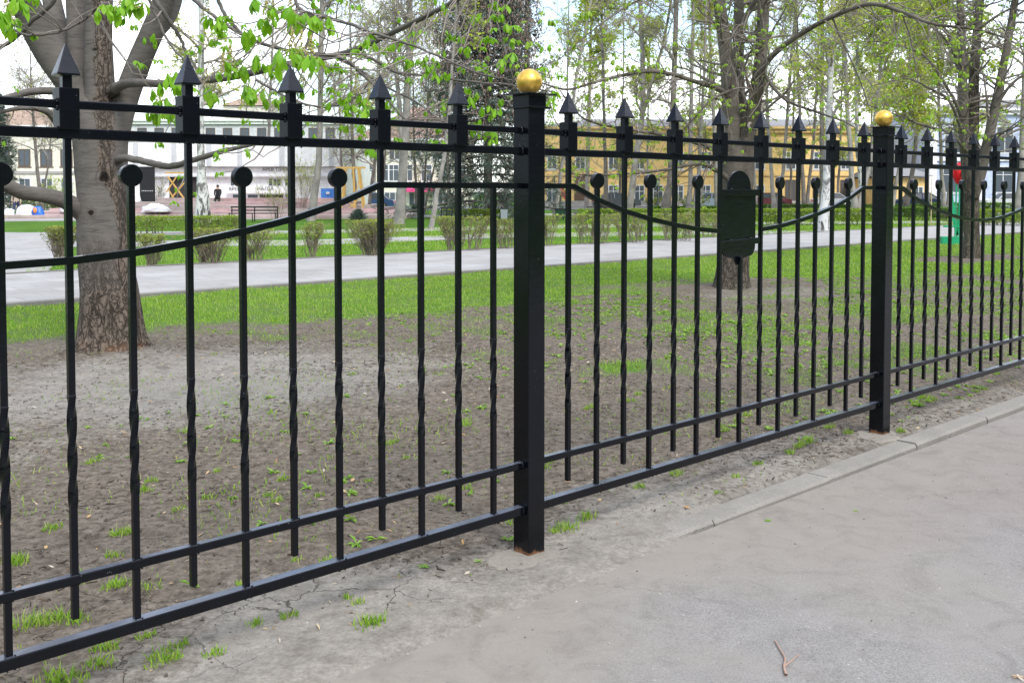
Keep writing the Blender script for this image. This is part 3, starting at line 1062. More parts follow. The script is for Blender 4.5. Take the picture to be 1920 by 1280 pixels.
# ------------------------------------------------------------------ trees
KNOTS = [tuple(far(px, py, 8.95 - dd) - at(207, 664)) + (r_,) for px, py, dd, r_ in ((196, 332, .2, .075), (178, 92, .2, .035), (188, 192, .2, .06), (172, 398, .22, .04), (262, 120, .12, .035), (60, 105, .2, .04))]
BARK1 = bark_mat("chestnut_bark", (0.155, 0.124, 0.100), (0.040, 0.031, 0.025), (0.124, 0.113, 0.102), 0.78, 11, 0.12, seam=True, knots=KNOTS)
BARK2 = bark_mat("chestnut_bark_mossy", (0.135, 0.114, 0.090), (0.042, 0.034, 0.027), (0.140, 0.124, 0.104), 1.2, 11, 0.5)
TWIG = simple("twig_bark", (0.20, 0.172, 0.148), 0.9, var=0.35, scale=6)
GREY_BARK = simple("grey_tree_bark", (0.26, 0.24, 0.22), 0.9, var=0.35, scale=2.2, bump=0.02)
DARK_BARK = simple("dark_tree_bark", (0.165, 0.145, 0.13), 0.9, var=0.4, scale=2.2, bump=0.03)
FAR_TWIG = simple("far_twig_bark", (0.33, 0.29, 0.26), 0.95, var=0.25, scale=2)
CHEST_LEAF = leaf_mat("chestnut_leaf", [(0.150, 0.360, 0.014), (0.210, 0.460, 0.020), (0.275, 0.50, 0.036), (0.135, 0.32, 0.016)], 0.45, 0.42)
YOUNG_LEAF = leaf_mat("young_chestnut_leaf", [(0.20, 0.36, 0.03), (0.28, 0.45, 0.045), (0.35, 0.48, 0.07)], 0.42, 0.5)
BUD_LEAF = leaf_mat("spring_bud_leaf", [(0.32, 0.44, 0.05), (0.44, 0.54, 0.08), (0.54, 0.60, 0.14)], 0.5, 0.6)
PALE_BUD = leaf_mat("pale_catkin_leaf", [(0.42, 0.50, 0.10), (0.54, 0.58, 0.16), (0.36, 0.46, 0.08)], 0.5, 0.6)
NEEDLE = leaf_mat("blue_spruce_needle", [(0.075, 0.115, 0.090), (0.11, 0.165, 0.135), (0.16, 0.22, 0.195), (0.055, 0.085, 0.06)], 0.1, 0.6)
CONE = simple("spruce_cone", (0.27, 0.19, 0.165), 0.9, var=0.3)
BLOSSOM = leaf_mat("chestnut_blossom_bud", [(0.42, 0.40, 0.13), (0.50, 0.42, 0.20), (0.38, 0.42, 0.10)], 0.2, 0.6)


def birch_mat():
    m = Mat("birch_bark")
    n1 = m.noise(2.6, 5, 0.65, stretch=(1, 1, 0.45), dist=1.0)
    patch = m.ramp(n1, [(0.485, (0, 0, 0)), (0.54, (1, 1, 1))])
    z = m.n("ShaderNodeSeparateXYZ")
    m.l(m.tc, "Object", z, "Vector")
    zr = m.n("ShaderNodeMapRange")
    zr.inputs["From Min"].default_value = 0.0
    zr.inputs["From Max"].default_value = 4.5
    zr.inputs["To Min"].default_value = 1.0
    zr.inputs["To Max"].default_value = 0.6
    m.l(z, "Z", zr, "Value")
    f = m.math('MULTIPLY', patch, zr, ao="Color", bo="Result")
    lent = m.ramp(m.noise(6, 3, 0.6, stretch=(1, 1, 7)), [(0.62, (0, 0, 0)), (0.68, (1, 1, 1))])
    w = m.mix((0.54, 0.54, 0.53), (0.2, 0.19, 0.18), m.math('MULTIPLY', lent, 0.6, ao="Color"), fo="Value")
    m.color(m.mix(w, (0.05, 0.047, 0.045), f, fo="Value"))
    m.set(Roughness=0.8)
    m.bump(n1, 0.02, 0.6)
    return m.m


BIRCH = birch_mat()

# --- a palmate chestnut leaf hanging from its stalk
def leaflet(L, W, droop, n=5):
    """strip along +x that bends down, folded along the midrib"""
    v, q = [], []
    x = z = 0.0
    prof = [0.07, 0.26, 0.60, 1.0, 0.84, 0.05] if n == 5 else [0.15, 0.95, 0.85, 0.06]
    k = len(prof)
    for i, w in enumerate(prof):
        a = droop[0] + (droop[1] - droop[0]) * i / (k - 1)
        if i:
            x += L / (k - 1) * math.cos(a)
            z -= L / (k - 1) * math.sin(a)
        hw = W * w / 2
        v += [(x, -hw, z + hw * 0.25), (x, 0, z - hw * 0.18), (x, hw, z + hw * 0.25)]
        if i:
            b = 3 * (i - 1)
            q += [(b, b + 1, b + 4, b + 3), (b + 1, b + 2, b + 5, b + 4)]
    return np.array(v), np.array(q)


def palmate(droop, count=7, n=5, rng=None):
    """unit leaf: leaflets of length about 1 around a stalk end at the origin"""
    rng = rng or np.random.default_rng(1)
    V, Q, o = [], [], 0
    for k in range(count):
        t = (k - (count - 1) / 2) / ((count - 1) / 2)
        L = 1.0 - 0.42 * abs(t) ** 1.5 + rng.uniform(-0.06, 0.06)
        d = (droop[0] + rng.uniform(-0.12, 0.12), droop[1] + rng.uniform(-0.2, 0.2))
        v, q = leaflet(L, 0.36 * L + 0.02, d, n)
        a = t * 2.35 + rng.uniform(-0.1, 0.1)
        c_, s_ = math.cos(a), math.sin(a)
        V.append(v @ np.array([[c_, s_, 0], [-s_, c_, 0], [0, 0, 1]]))
        Q.append(q + o)
        o += len(v)
    return np.concatenate(V), np.concatenate(Q)


_r = np.random.default_rng(12)
LEAF_HI = [palmate((0.45 + 0.18 * k, 1.3 + 0.12 * k), 7 if k % 2 else 5, 5, _r) for k in range(4)]
LEAF_LO = [palmate((0.1 + 0.35 * k, 1.0 + 0.3 * k), 5, 3, _r) for k in range(3)]


def leaves_at(mb, stalk_mb, P, size, rng, per=(2, 4), hi=True, stalk=0.7, along=None):
    """a spray of leaves at every tip in P: stalks rise and spread, blades hang"""
    T = LEAF_HI if hi else LEAF_LO
    P = np.asarray(P)
    cnt = rng.integers(per[0], per[1] + 1, len(P))
    idx = np.repeat(np.arange(len(P)), cnt)
    n = len(idx)
    if n == 0:
        return
    az = rng.uniform(0, 2 * math.pi, n)
    s = np.asarray(size) * rng.uniform(0.6, 1.05, n) if np.ndim(size) == 0 else np.asarray(size)[idx] * rng.uniform(0.55, 1.02, n)
    lift = rng.uniform(-0.1, 0.75, n)
    ln = s * stalk * rng.uniform(0.6, 1.1, n)
    dirv = np.stack([np.cos(az) * np.cos(lift), np.sin(az) * np.cos(lift), np.sin(lift)], 1)
    tip = P[idx] + dirv * ln[:, None]
    if stalk_mb is not None:
        mid = P[idx] + dirv * ln[:, None] * 0.5 + np.array([0, 0, 1]) * (ln * 0.08)[:, None]
        tubes(stalk_mb, np.stack([P[idx], mid, tip], 1), np.repeat((s * 0.022)[:, None], 3, 1), 3, 1)
    M = rot_z(az) @ rot_y(rng.uniform(-0.15, 0.7, n)) @ rot_z(rng.uniform(-0.5, 0.5, n))
    which = rng.integers(0, len(T), n)
    for k, (v, q) in enumerate(T):
        w = which == k
        scatter(mb, v, q, None, M[w], s[w], tip[w], smooth=True)


def blossom(mb, p, L, rng):
    """an upright panicle of closed buds"""
    n = 60
    t = rng.random(n)
    a = rng.uniform(0, 6.28, n)
    r = 0.28 * L * (1 - t) * rng.uniform(0.3, 1, n)
    Q = np.asarray(p) + np.stack([r * np.cos(a), r * np.sin(a), L * t], 1)
    tv = np.array([(1, 0, 0), (-1, 0, 0), (0, 1, 0), (0, -1, 0), (0, 0, 1), (0, 0, -1)]) * 1.0
    tt = np.array([(0, 2, 4), (2, 1, 4), (1, 3, 4), (3, 0, 4), (2, 0, 5), (1, 2, 5), (3, 1, 5), (0, 3, 5)])
    scatter(mb, tv, None, tt, rand_rot(n, rng), np.full(n, 0.045 * L), Q, mi=2)


def grow(P, R, rng, n_child, length, ratio=0.55, spread=(0.5, 1.1), up=0.0, wob=0.25, K=5, t0=0.3, taper=0.25, bend=0.0):
    """children of many branches: P [T,K,3], R [T,K] -> P, R of the next order"""
    T, K0 = P.shape[:2]
    idx = np.repeat(np.arange(T), n_child)
    n = len(idx)
    t = t0 + (1 - t0) * rng.random(n) ** 0.9
    f = t * (K0 - 1)
    i = np.minimum(f.astype(int), K0 - 2)
    w = (f - i)[:, None]
    start = P[idx, i] * (1 - w) + P[idx, i + 1] * w
    tang = P[idx, i + 1] - P[idx, i]
    tang /= np.linalg.norm(tang, axis=1, keepdims=True) + 1e-9
    r0 = (R[idx, i] * (1 - w[:, 0]) + R[idx, i + 1] * w[:, 0])
    rnd = rng.normal(size=(n, 3))
    rnd -= (rnd * tang).sum(1, keepdims=True) * tang
    rnd /= np.linalg.norm(rnd, axis=1, keepdims=True) + 1e-9
    a = rng.uniform(spread[0], spread[1], n)[:, None]
    d = tang * np.cos(a) + rnd * np.sin(a)
    L = np.broadcast_to(length, (T,))[idx] * (1 - 0.55 * t) * rng.uniform(0.55, 1.2, n)
    pts = [start]
    p = start
    for k in range(K - 1):
        d = d + rng.normal(size=(n, 3)) * wob + np.array([0, 0, up + bend * k / (K - 1)])
        d /= np.linalg.norm(d, axis=1, keepdims=True)
        p = p + d * (L / (K - 1))[:, None]
        pts.append(p)
    rr = np.minimum(r0 * ratio, L * 0.03 + 0.002)
    Rn = rr[:, None] * np.linspace(1, taper, K)[None]
    return np.stack(pts, 1), Rn


def limb_path(pix, k=6):
    """limb through (px, py, depth, radius) stations"""
    P = smooth_path([far(a, b, D) for a, b, D, r in pix], k)
    rr = smooth_path([(r, 0, 0) for a, b, D, r in pix], k)[:, 0]
    return P, np.maximum(rr, 0.002)


def trunk_mesh(mb, P, R, rng, n=40, flare=0.0, rough=0.02, seed=0):
    """a thick stem with an uneven skin and a root flare"""
    P = np.asarray(P); K = len(P)
    tan = np.gradient(P, axis=0)
    tan /= np.linalg.norm(tan, axis=1, keepdims=True)
    u = np.cross(tan, [0, 1, 0]); u /= np.linalg.norm(u, axis=1, keepdims=True)
    w = np.cross(tan, u)
    a = np.linspace(0, 2 * math.pi, n, endpoint=False)
    lens = np.concatenate([[0], np.cumsum(np.linalg.norm(np.diff(P, axis=0), axis=1))])
    A, Z = np.meshgrid(a, lens, indexing='xy')
    x, y = np.cos(A) * 2 + 30 * seed, np.sin(A) * 2 + Z * 1.3
    nz = (fbm(x + 5, y + Z * 0.7, 4, seed) - 0.5) * 2
    lob = 1 + (flare * np.exp(-Z / 0.22)) * (1 + 0.5 * np.cos(5 * A + seed) + 0.25 * np.cos(3 * A + 1 + seed))
    rad = R[:, None] * (1 + nz * rough * 6) * lob
    V = P[:, None] + rad[..., None] * (np.cos(A)[..., None] * u[:, None] + np.sin(A)[..., None] * w[:, None])
    mb.rings(V, smooth=True, caps=False)


def resample(P, R, k=120):
    s = np.concatenate([[0], np.cumsum(np.linalg.norm(np.diff(P, axis=0), axis=1))])
    t = np.linspace(0, s[-1], k)
    return np.stack([np.interp(t, s, P[:, i]) for i in range(3)], 1), np.interp(t, s, R)


def join_twig(limbsP, limbsR, target, rng, sag=0.12, k=7):
    """a thin bent twig from the nearest limb point (not straight below) out to the target"""
    d = np.linalg.norm(limbsP - target, axis=1)
    i = int(np.argmin(d + 0.15 * np.arange(len(d)) * 0))
    a = limbsP[i]
    t = np.linspace(0, 1, k)[:, None]
    p = a * (1 - t) + target * t
    L = d[i]
    p += (np.sin(t * math.pi)) * np.array([rng.normal() * 0.06, rng.normal() * 0.06, rng.uniform(-sag, sag * 0.7)]) * L
    p[1:-1] += rng.normal(size=(k - 2, 3)) * 0.018 * min(1, L)
    r0 = min(limbsR[i] * 0.6, 0.0035 + 0.006 * min(L, 1.5))
    return p, np.linspace(r0, 0.0025, k)


def chestnut(name, label, base, trunk_st, limbs, clusters, bark, seed, leaf=CHEST_LEAF, twig_n=7, twig_len=0.75, flare=0.45, auto_leaf=0.055, auto_p=0.8, rough=0.02, seg_from=0.25, extra=None, droop=-0.05):
    """trunk and limbs follow stations; twigs and leaf sprays grow from the limbs"""
    rng = np.random.default_rng(seed)
    t = empty(name, base, label, "tree", "horse chestnut trees on the lawn strip")
    P, R = limb_path(trunk_st, 8)
    P, R = resample(P, R)
    mb = MB()
    trunk_mesh(mb, P, R, rng, 44, flare, rough, seed)
    LP, LR = [], []
    for st in limbs:
        p, r = limb_path(st, 7)
        if r[0] > 0.05:
            p2, r2 = resample(p, r, 50)
            trunk_mesh(mb, p2, r2, rng, 24, 0.0, rough * 1.3, seed + 1)
        else:
            jit = rng.normal(size=p.shape) * 0.0018
            jit[0] = 0
            p = p + jit
            tubes(mb, p, r * (1 + rng.normal(size=len(r)) * 0.05), 10)
        LP.append(p); LR.append(r)
    mb.build("trunk", bark, t, origin=base)
    tw, lf, bl, stalk = MB(), MB(), MB(), MB()
    allP, allR = np.concatenate(LP), np.concatenate(LR)
    tips, sizes = [], []
    for px, py, D, s in clusters:
        tgt = far(px, py, D)
        p, r = join_twig(allP, allR, tgt, rng)
        tubes(tw, p, r, 6)
        tips.append(tgt); sizes.append(s)
    if tips:
        leaves_at(lf, lf, np.array(tips), np.array(sizes), rng, (2, 4), True)
        for p, s in zip(tips, sizes):
            if s > 0.08 and rng.random() < 0.45:
                blossom(lf, p, 0.11, rng)
    # free twigs along the thinner limbs
    for p, r in zip(LP, LR):
        ln = np.linalg.norm(np.diff(p, axis=0), axis=1).sum()
        q, rr = resample(p, r, 24)
        n1 = max(2, int(twig_n * ln))
        c1, r1 = grow(q[None], rr[None], rng, n1, twig_len, 0.35, (0.5, 1.2), droop, 0.16, 7, seg_from, 0.4, 0.22)
        tubes(tw, c1, r1, 5)
        c2, r2 = grow(c1, r1, rng, 3, twig_len * 0.5, 0.7, (0.4, 1.0), 0.0, 0.2, 5, 0.25, 0.5, 0.2)
        tubes(tw, c2, r2, 4)
        ends = np.concatenate([c1[:, -1], c2[:, -1]])
        ends = ends[rng.random(len(ends)) < auto_p]
        leaves_at(lf, lf, ends, auto_leaf, rng, (1, 3), False)
    tw.build("twigs", TWIG, t, origin=base)
    if lf.n: lf.build("leaves", [leaf, YOUNG_LEAF, BLOSSOM], t, origin=base)
    return t


# the big chestnut on the near lawn
B1 = at(207, 664)
D0 = 8.95
limbs1 = [
    [(178, 245, D0, .155), (140, 165, D0 - .05, .145), (92, 95, D0 - .15, .138), (54, 20, D0 - .3, .125), (20, -80, D0 - .5, .105), (-10, -260, D0 - .6, .07), (-60, -480, D0 - .8, .04)],
    [(160, 200, D0 + .1, .10), (128, 120, D0 + .25, .095), (106, 40, D0 + .35, .088), (88, -60, D0 + .5, .08), (60, -300, D0 + .8, .045)],
    [(178, 220, D0 + .1, .13), (150, 120, D0 + .15, .092), (143, 20, D0 + .2, .088), (138, -120, D0 + .3, .08), (130, -420, D0 + .5, .04)],
    [(188, 250, D0 - .02, .17), (186, 170, D0 - .05, .138), (185, 80, D0 - .08, .120), (187, 0, D0 - .1, .115), (198, -120, D0 - .15, .1), (215, -420, D0 - .3, .05)],
    [(206, 265, D0, .15), (233, 190, D0, .115), (262, 115, D0 - .05, .105), (292, 45, D0 - .1, .098), (312, -15, D0 - .15, .09), (350, -140, D0 - .3, .075), (400, -420, D0 - .6, .035)],
    [(284, 70, D0 - .05, .07), (318, 30, D0 + .1, .062), (336, -30, D0 + .2, .058), (372, -200, D0 + .5, .04)],
    # the long thin arm across the picture
    [(206, 172, D0 - .1, .055), (240, 156, D0 - .35, .040), (320, 157, 8.1, .032), (430, 145, 7.5, .027), (500, 130, 7.1, .0245), (580, 112, 6.7, .0225), (655, 98, 6.4, .021), (730, 64, 6.1, .0175), (800, 30, 5.85, .015), (868, -6, 5.6, .012), (960, -60, 5.3, .009), (1050, -130, 5.1, .006)],
    [(655, 98, 6.4, .013), (700, 112, 6.35, .011), (745, 136, 6.3, .010), (800, 142, 6.25, .0085), (870, 152, 6.2, .0075), (960, 160, 6.1, .006), (1040, 172, 6.0, .004)],
    [(540, 122, 6.85, .010), (600, 105, 6.6, .0095), (650, 118, 6.4, .009), (720, 160, 6.2, .007), (800, 205, 6.0, .005), (850, 265, 5.9, .003)],
    [(330, -30, 6.0, .011), (400, 30, 5.8, .0105), (480, 78, 5.6, .010), (560, 98, 5.5, .009), (640, 110, 5.45, .008), (700, 160, 5.4, .0065), (760, 225, 5.35, .004)],
    [(560, -60, 5.2, .011), (560, 15, 5.15, .010), (640, 40, 5.1, .0085), (700, 62, 5.0, .0075), (790, 92, 4.9, .006), (900, 138, 4.8, .004), (960, 150, 4.75, .003)],
    [(150, 205, D0, .06), (118, 175, D0 - .2, .038), (60, 172, D0 - .5, .032), (0, 187, D0 - .8, .028), (-60, 190, D0 - 1, .02)],
    [(150, 250, D0 - .1, .055), (112, 232, D0 - .3, .040), (85, 208, D0 - .45, .030), (40, 203, D0 - .6, .020), (-20, 215, D0 - .8, .014)],
    [(180, 430, D0, .09), (150, 395, D0 - .1, .085), (120, 377, D0 - .25, .072), (80, 366, D0 - .4, .066), (40, 360, D0 - .55, .062), (5, 345, D0 - .7, .056), (-80, 320, D0 - 1, .04)],
    [(215, 300, D0 - .05, .05), (240, 297, D0 - .25, .032), (282, 305, D0 - .45, .029), (318, 312, D0 - .65, .027), (360, 301, D0 - .85, .024), (420, 283, D0 - 1.1, .019), (470, 272, D0 - 1.3, .013), (540, 262, D0 - 1.5, .008)],
    [(120, -30, 5.6, .014), (92, 12, 5.65, .014), (58, 42, 5.7, .0135), (28, 72, 5.75, .013), (-5, 94, 5.8, .011)],
    [(-30, 20, 5.2, .008), (30, 58, 5.2, .0075), (62, 67, 5.2, .007), (110, 60, 5.2, .0065), (160, 36, 5.2, .006), (190, 4, 5.2, .005)],
    [(275, -20, 6.2, .016), (300, 14, 6.2, .015), (326, 52, 6.25, .013), (345, 88, 6.3, .010), (352, 118, 6.3, .007)],
    [(276, -10, 5.8, .009), (300, 48, 5.8, .008), (322, 88, 5.75, .007), (355, 122, 5.7, .005)],
    [(405, -15, 5.6, .012), (420, 25, 5.6, .011), (450, 60, 5.6, .009), (480, 80, 5.5, .007)],
    [(480, 150, 6.0, .008), (530, 178, 5.9, .0075), (590, 200, 5.8, .0065), (640, 196, 5.7, .005), (690, 170, 5.6, .0035)],
]
cl1 = [(28, 8, 4.7, .115), (12, 32, 4.6, .10), (55, -5, 5.0, .09), (36, 40, 4.9, .08), (62, 68, 5.2, .04), (192, 15, 4.9, .115), (215, 22, 4.85, .12), (243, 8, 4.95, .12), (262, 18, 4.9, .10), (226, 34, 5.0, .085),
       (282, 72, 5.7, .065), (298, 78, 5.7, .06), (246, 52, 6.0, .05), (388, 30, 5.3, .09), (425, 34, 5.3, .075), (408, 52, 5.3, .08), (398, 78, 5.4, .07), (432, 125, 4.9, .11), (452, 130, 4.9, .10),
       (470, 60, 5.0, .10), (492, 12, 4.6, .115), (520, 15, 4.5, .12), (500, 40, 4.7, .09), (545, 30, 4.8, .09), (562, 34, 4.8, .08), (592, 40, 4.7, .10), (540, 95, 4.9, .08), (478, 70, 5.1, .08), (588, 4, 5.6, .06),
       (548, 100, 4.2, .085), (583, 118, 3.9, .095), (566, 108, 4.0, .085), (520, 178, 5.6, .075), (482, 172, 5.4, .10), (502, 188, 5.3, .09), (330, 138, 5.0, .11), (318, 158, 4.9, .115), (345, 165, 4.9, .09), (292, 172, 5.2, .09), (302, 192, 5.3, .09), (325, 212, 5.1, .10), (284, 218, 5.4, .075),
       (376, 130, 5.8, .06), (388, 165, 5.7, .085), (394, 182, 5.7, .08), (358, 98, 6.0, .06), (372, 88, 6.1, .05), (412, 62, 5.9, .06), (640, 188, 5.3, .055), (668, 178, 5.3, .085), (690, 190, 5.2, .09), (655, 200, 5.3, .075), (664, 212, 5.3, .07), (648, 240, 5.5, .06), (618, 130, 5.7, .055), (700, 85, 5.5, .06), (688, 80, 5.6, .055),
       (640, 105, 5.6, .045), (765, 78, 5.6, .05), (752, 112, 5.5, .055), (790, 116, 5.5, .06), (805, 110, 5.5, .055), (724, 120, 5.6, .045), (770, 150, 5.6, .055), (830, 100, 5.5, .055), (870, 88, 5.4, .06), (895, 116, 5.3, .055), (905, 122, 5.3, .05), (925, 138, 5.2, .06), (880, 165, 5.4, .055), (892, 180, 5.3, .07), (908, 200, 5.3, .07), (930, 208, 5.3, .055),
       (812, 195, 5.5, .05), (828, 190, 5.5, .045), (798, 214, 5.6, .045), (890, 245, 5.4, .065), (912, 250, 5.4, .07), (925, 262, 5.4, .055), (845, 255, 5.6, .045), (825, 268, 5.6, .045), (945, 20, 5.2, .07), (935, 30, 5.1, .06), (955, 105, 5.2, .07), (945, 118, 5.2, .075), (918, 72, 5.3, .055), (400, 290, 7.2, .06), (412, 325, 7.1, .055), (565, 248, 5.8, .055), (592, 258, 5.7, .05), (515, 225, 5.5, .07), (300, 270, 6.6, .055), (425, 268, 7.0, .05), (460, 285, 6.9, .05), (845, 60, 5.4, .05), (600, 130, 5.9, .05), (868, 128, 5.3, .05), (748, 35, 5.7, .045), (666, 14, 5.6, .045), (610, 22, 5.4, .05)]
_r1 = np.random.default_rng(9)
cl1 += [(_r1.uniform(440, 960), _r1.uniform(-20, 290) if k % 3 else _r1.uniform(-10, 140), _r1.uniform(4.9, 6.2), _r1.uniform(.045, .075)) for k in range(60)]
cl1 += [(px + _r1.uniform(-22, 22), py + _r1.uniform(-14, 22), _r1.uniform(4.5, 5.4), _r1.uniform(.085, .115)) for px, py in ((500, 25), (540, 50), (585, 40), (470, 90), (505, 120), (430, 60), (310, 190), (340, 215), (480, 190), (575, 150), (695, 200), (215, 10), (25, 45), (400, 150))]
trunk1 = [(207, 680, D0, .262), (207, 660, D0, .258), (206, 630, D0, .252), (206, 560, D0, .243), (197, 470, D0, .228), (193, 370, D0, .224), (190, 300, D0, .224), (188, 250, D0, .228), (184, 205, D0, .20), (180, 170, D0, .13)]
chestnut("horse_chestnut_tree", "thick old chestnut trunk beside bare soil, splitting into several heavy limbs", B1, trunk1, limbs1, cl1, BARK1, 1, twig_n=1.0, twig_len=0.55, auto_leaf=0.055, auto_p=0.85, rough=0.013, seg_from=0.45)

# the second chestnut, behind the ornament plate
B2 = at(1376, 541)
E0 = 15.1
trunk2 = [(1372, 556, E0, .265), (1372, 540, E0, .255), (1374, 505, E0, .24), (1378, 440, E0, .232), (1381, 370, E0, .235), (1383, 300, E0, .25), (1385, 262, E0, .20)]
limbs2 = [
    [(1376, 330, E0, .17), (1372, 250, E0 - .05, .145), (1368, 160, E0 - .1, .125), (1358, 80, E0 - .2, .10), (1348, 0, E0 - .3, .085), (1330, -130, E0 - .4, .06), (1310, -330, E0 - .6, .03)],
    [(1384, 300, E0 + .15, .12), (1386, 200, E0 + .2, .10), (1384, 90, E0 + .25, .085), (1386, -20, E0 + .3, .07), (1392, -220, E0 + .5, .035)],
    [(1388, 330, E0 - .05, .15), (1402, 255, E0 - .15, .118), (1418, 180, E0 - .25, .102), (1427, 90, E0 - .3, .092), (1432, 0, E0 - .35, .085), (1440, -160, E0 - .5, .06), (1455, -360, E0 - .7, .03)],
    [(1384, 80, E0, .05), (1400, 30, E0, .042), (1424, -10, E0 - .1, .035), (1470, -90, E0 - .3, .02)],
    [(1372, 185, E0 - .1, .055), (1348, 168, E0 - .35, .040), (1300, 152, E0 - .7, .033), (1262, 140, E0 - 1.0, .029), (1215, 134, E0 - 1.3, .026), (1160, 143, E0 - 1.6, .022), (1110, 156, E0 - 1.9, .018), (1060, 168, E0 - 2.2, .014), (1000, 150, E0 - 2.5, .009)],
    [(1422, 150, E0 - .3, .055), (1440, 114, E0 - .5, .042), (1480, 78, E0 - .8, .038), (1540, 42, E0 - 1.2, .034), (1600, 16, E0 - 1.6, .030), (1640, 8, E0 - 1.9, .028), (1690, 22, E0 - 2.2, .024), (1750, 45, E0 - 2.5, .020), (1820, 54, E0 - 2.8, .016), (1880, 70, E0 - 3.1, .011), (1960, 110, E0 - 3.4, .006)],
    [(1372, 340, E0 - .1, .05), (1340, 318, E0 - .4, .035), (1310, 307, E0 - .6, .028), (1250, 318, E0 - .9, .022), (1180, 326, E0 - 1.2, .017), (1090, 328, E0 - 1.6, .012), (1040, 315, E0 - 1.9, .007)],
    [(1366, 290, E0 - .15, .045), (1290, 262, E0 - .5, .034), (1240, 252, E0 - .8, .028), (1180, 243, E0 - 1.2, .022), (1120, 232, E0 - 1.6, .017), (1085, 215, E0 - 1.9, .012), (1050, 170, E0 - 2.2, .007)],
    [(1400, 40, E0 - .6, .016), (1376, 60, E0 - 1.0, .014), (1368, 110, E0 - 1.2, .012), (1385, 160, E0 - 1.3, .009), (1372, 200, E0 - 1.4, .006)],
    [(1405, 20, E0 - .6, .014), (1395, 65, E0 - 1.0, .012), (1432, 105, E0 - 1.2, .010), (1436, 130, E0 - 1.3, .008), (1415, 152, E0 - 1.35, .006)],
    [(1370, 170, E0 - .2, .022), (1330, 190, E0 - .8, .018), (1290, 235, E0 - 1.2, .012), (1250, 262, E0 - 1.5, .007)],
    [(1425, 130, E0 - .3, .03), (1470, 185, E0 - .7, .022), (1530, 210, E0 - 1.1, .016), (1590, 232, E0 - 1.5, .010), (1630, 262, E0 - 1.8, .006)],
    [(1400, -30, E0 - .9, .02), (1300, -40, E0 - 1.5, .018), (1200, 0, E0 - 2.1, .014), (1120, 50, E0 - 2.6, .010), (1050, 110, E0 - 3.1, .006)],
    [(1560, 33, E0 - 1.3, .014), (1585, 90, E0 - 1.4, .012), (1612, 150, E0 - 1.5, .010), (1630, 205, E0 - 1.6, .006)],
    [(1690, 22, E0 - 2.2, .012), (1706, 70, E0 - 2.2, .010), (1716, 120, E0 - 2.25, .008), (1722, 160, E0 - 2.3, .005)],
]
_rc = np.random.default_rng(31)
cl2 = [(1150, 100, 12.0, .09), (1148, 115, 12.0, .08), (1165, 126, 12.0, .10), (1190, 128, 12, .09), (1100, 25, 11.5, .10), (1092, 30, 11.5, .09), (1215, 118, 12.8, .085), (1228, 122, 12.8, .09), (1246, 128, 12.9, .09), (1106, 178, 12.2, .09), (1118, 180, 12.2, .08), (1260, 82, 12.5, .07), (1270, 186, 12.6, .08), (1345, 10, 13, .10), (1358, 8, 13, .09), (1352, 185, 13, .08), (1035, 40, 11, .09), (1045, 55, 11, .09), (1080, 85, 11, .09), (1010, 80, 11, .09), (995, 82, 11, .10), (980, 120, 11, .09), (1000, 150, 11, .07), (1290, 85, 12.8, .07), (1300, 90, 12.8, .06), (1148, 330, 13.2, .08), (1082, 320, 13, .08), (1216, 310, 13.4, .07)]
chestnut("horse_chestnut_tree", "grey twin stemmed chestnut standing behind the ornament plate of the fence", B2, trunk2, limbs2, cl2, BARK2, 2, leaf=YOUNG_LEAF, twig_n=9, twig_len=1.05, auto_leaf=0.066, auto_p=0.6, rough=0.012, seg_from=0.12, flare=0.25, droop=-0.14)

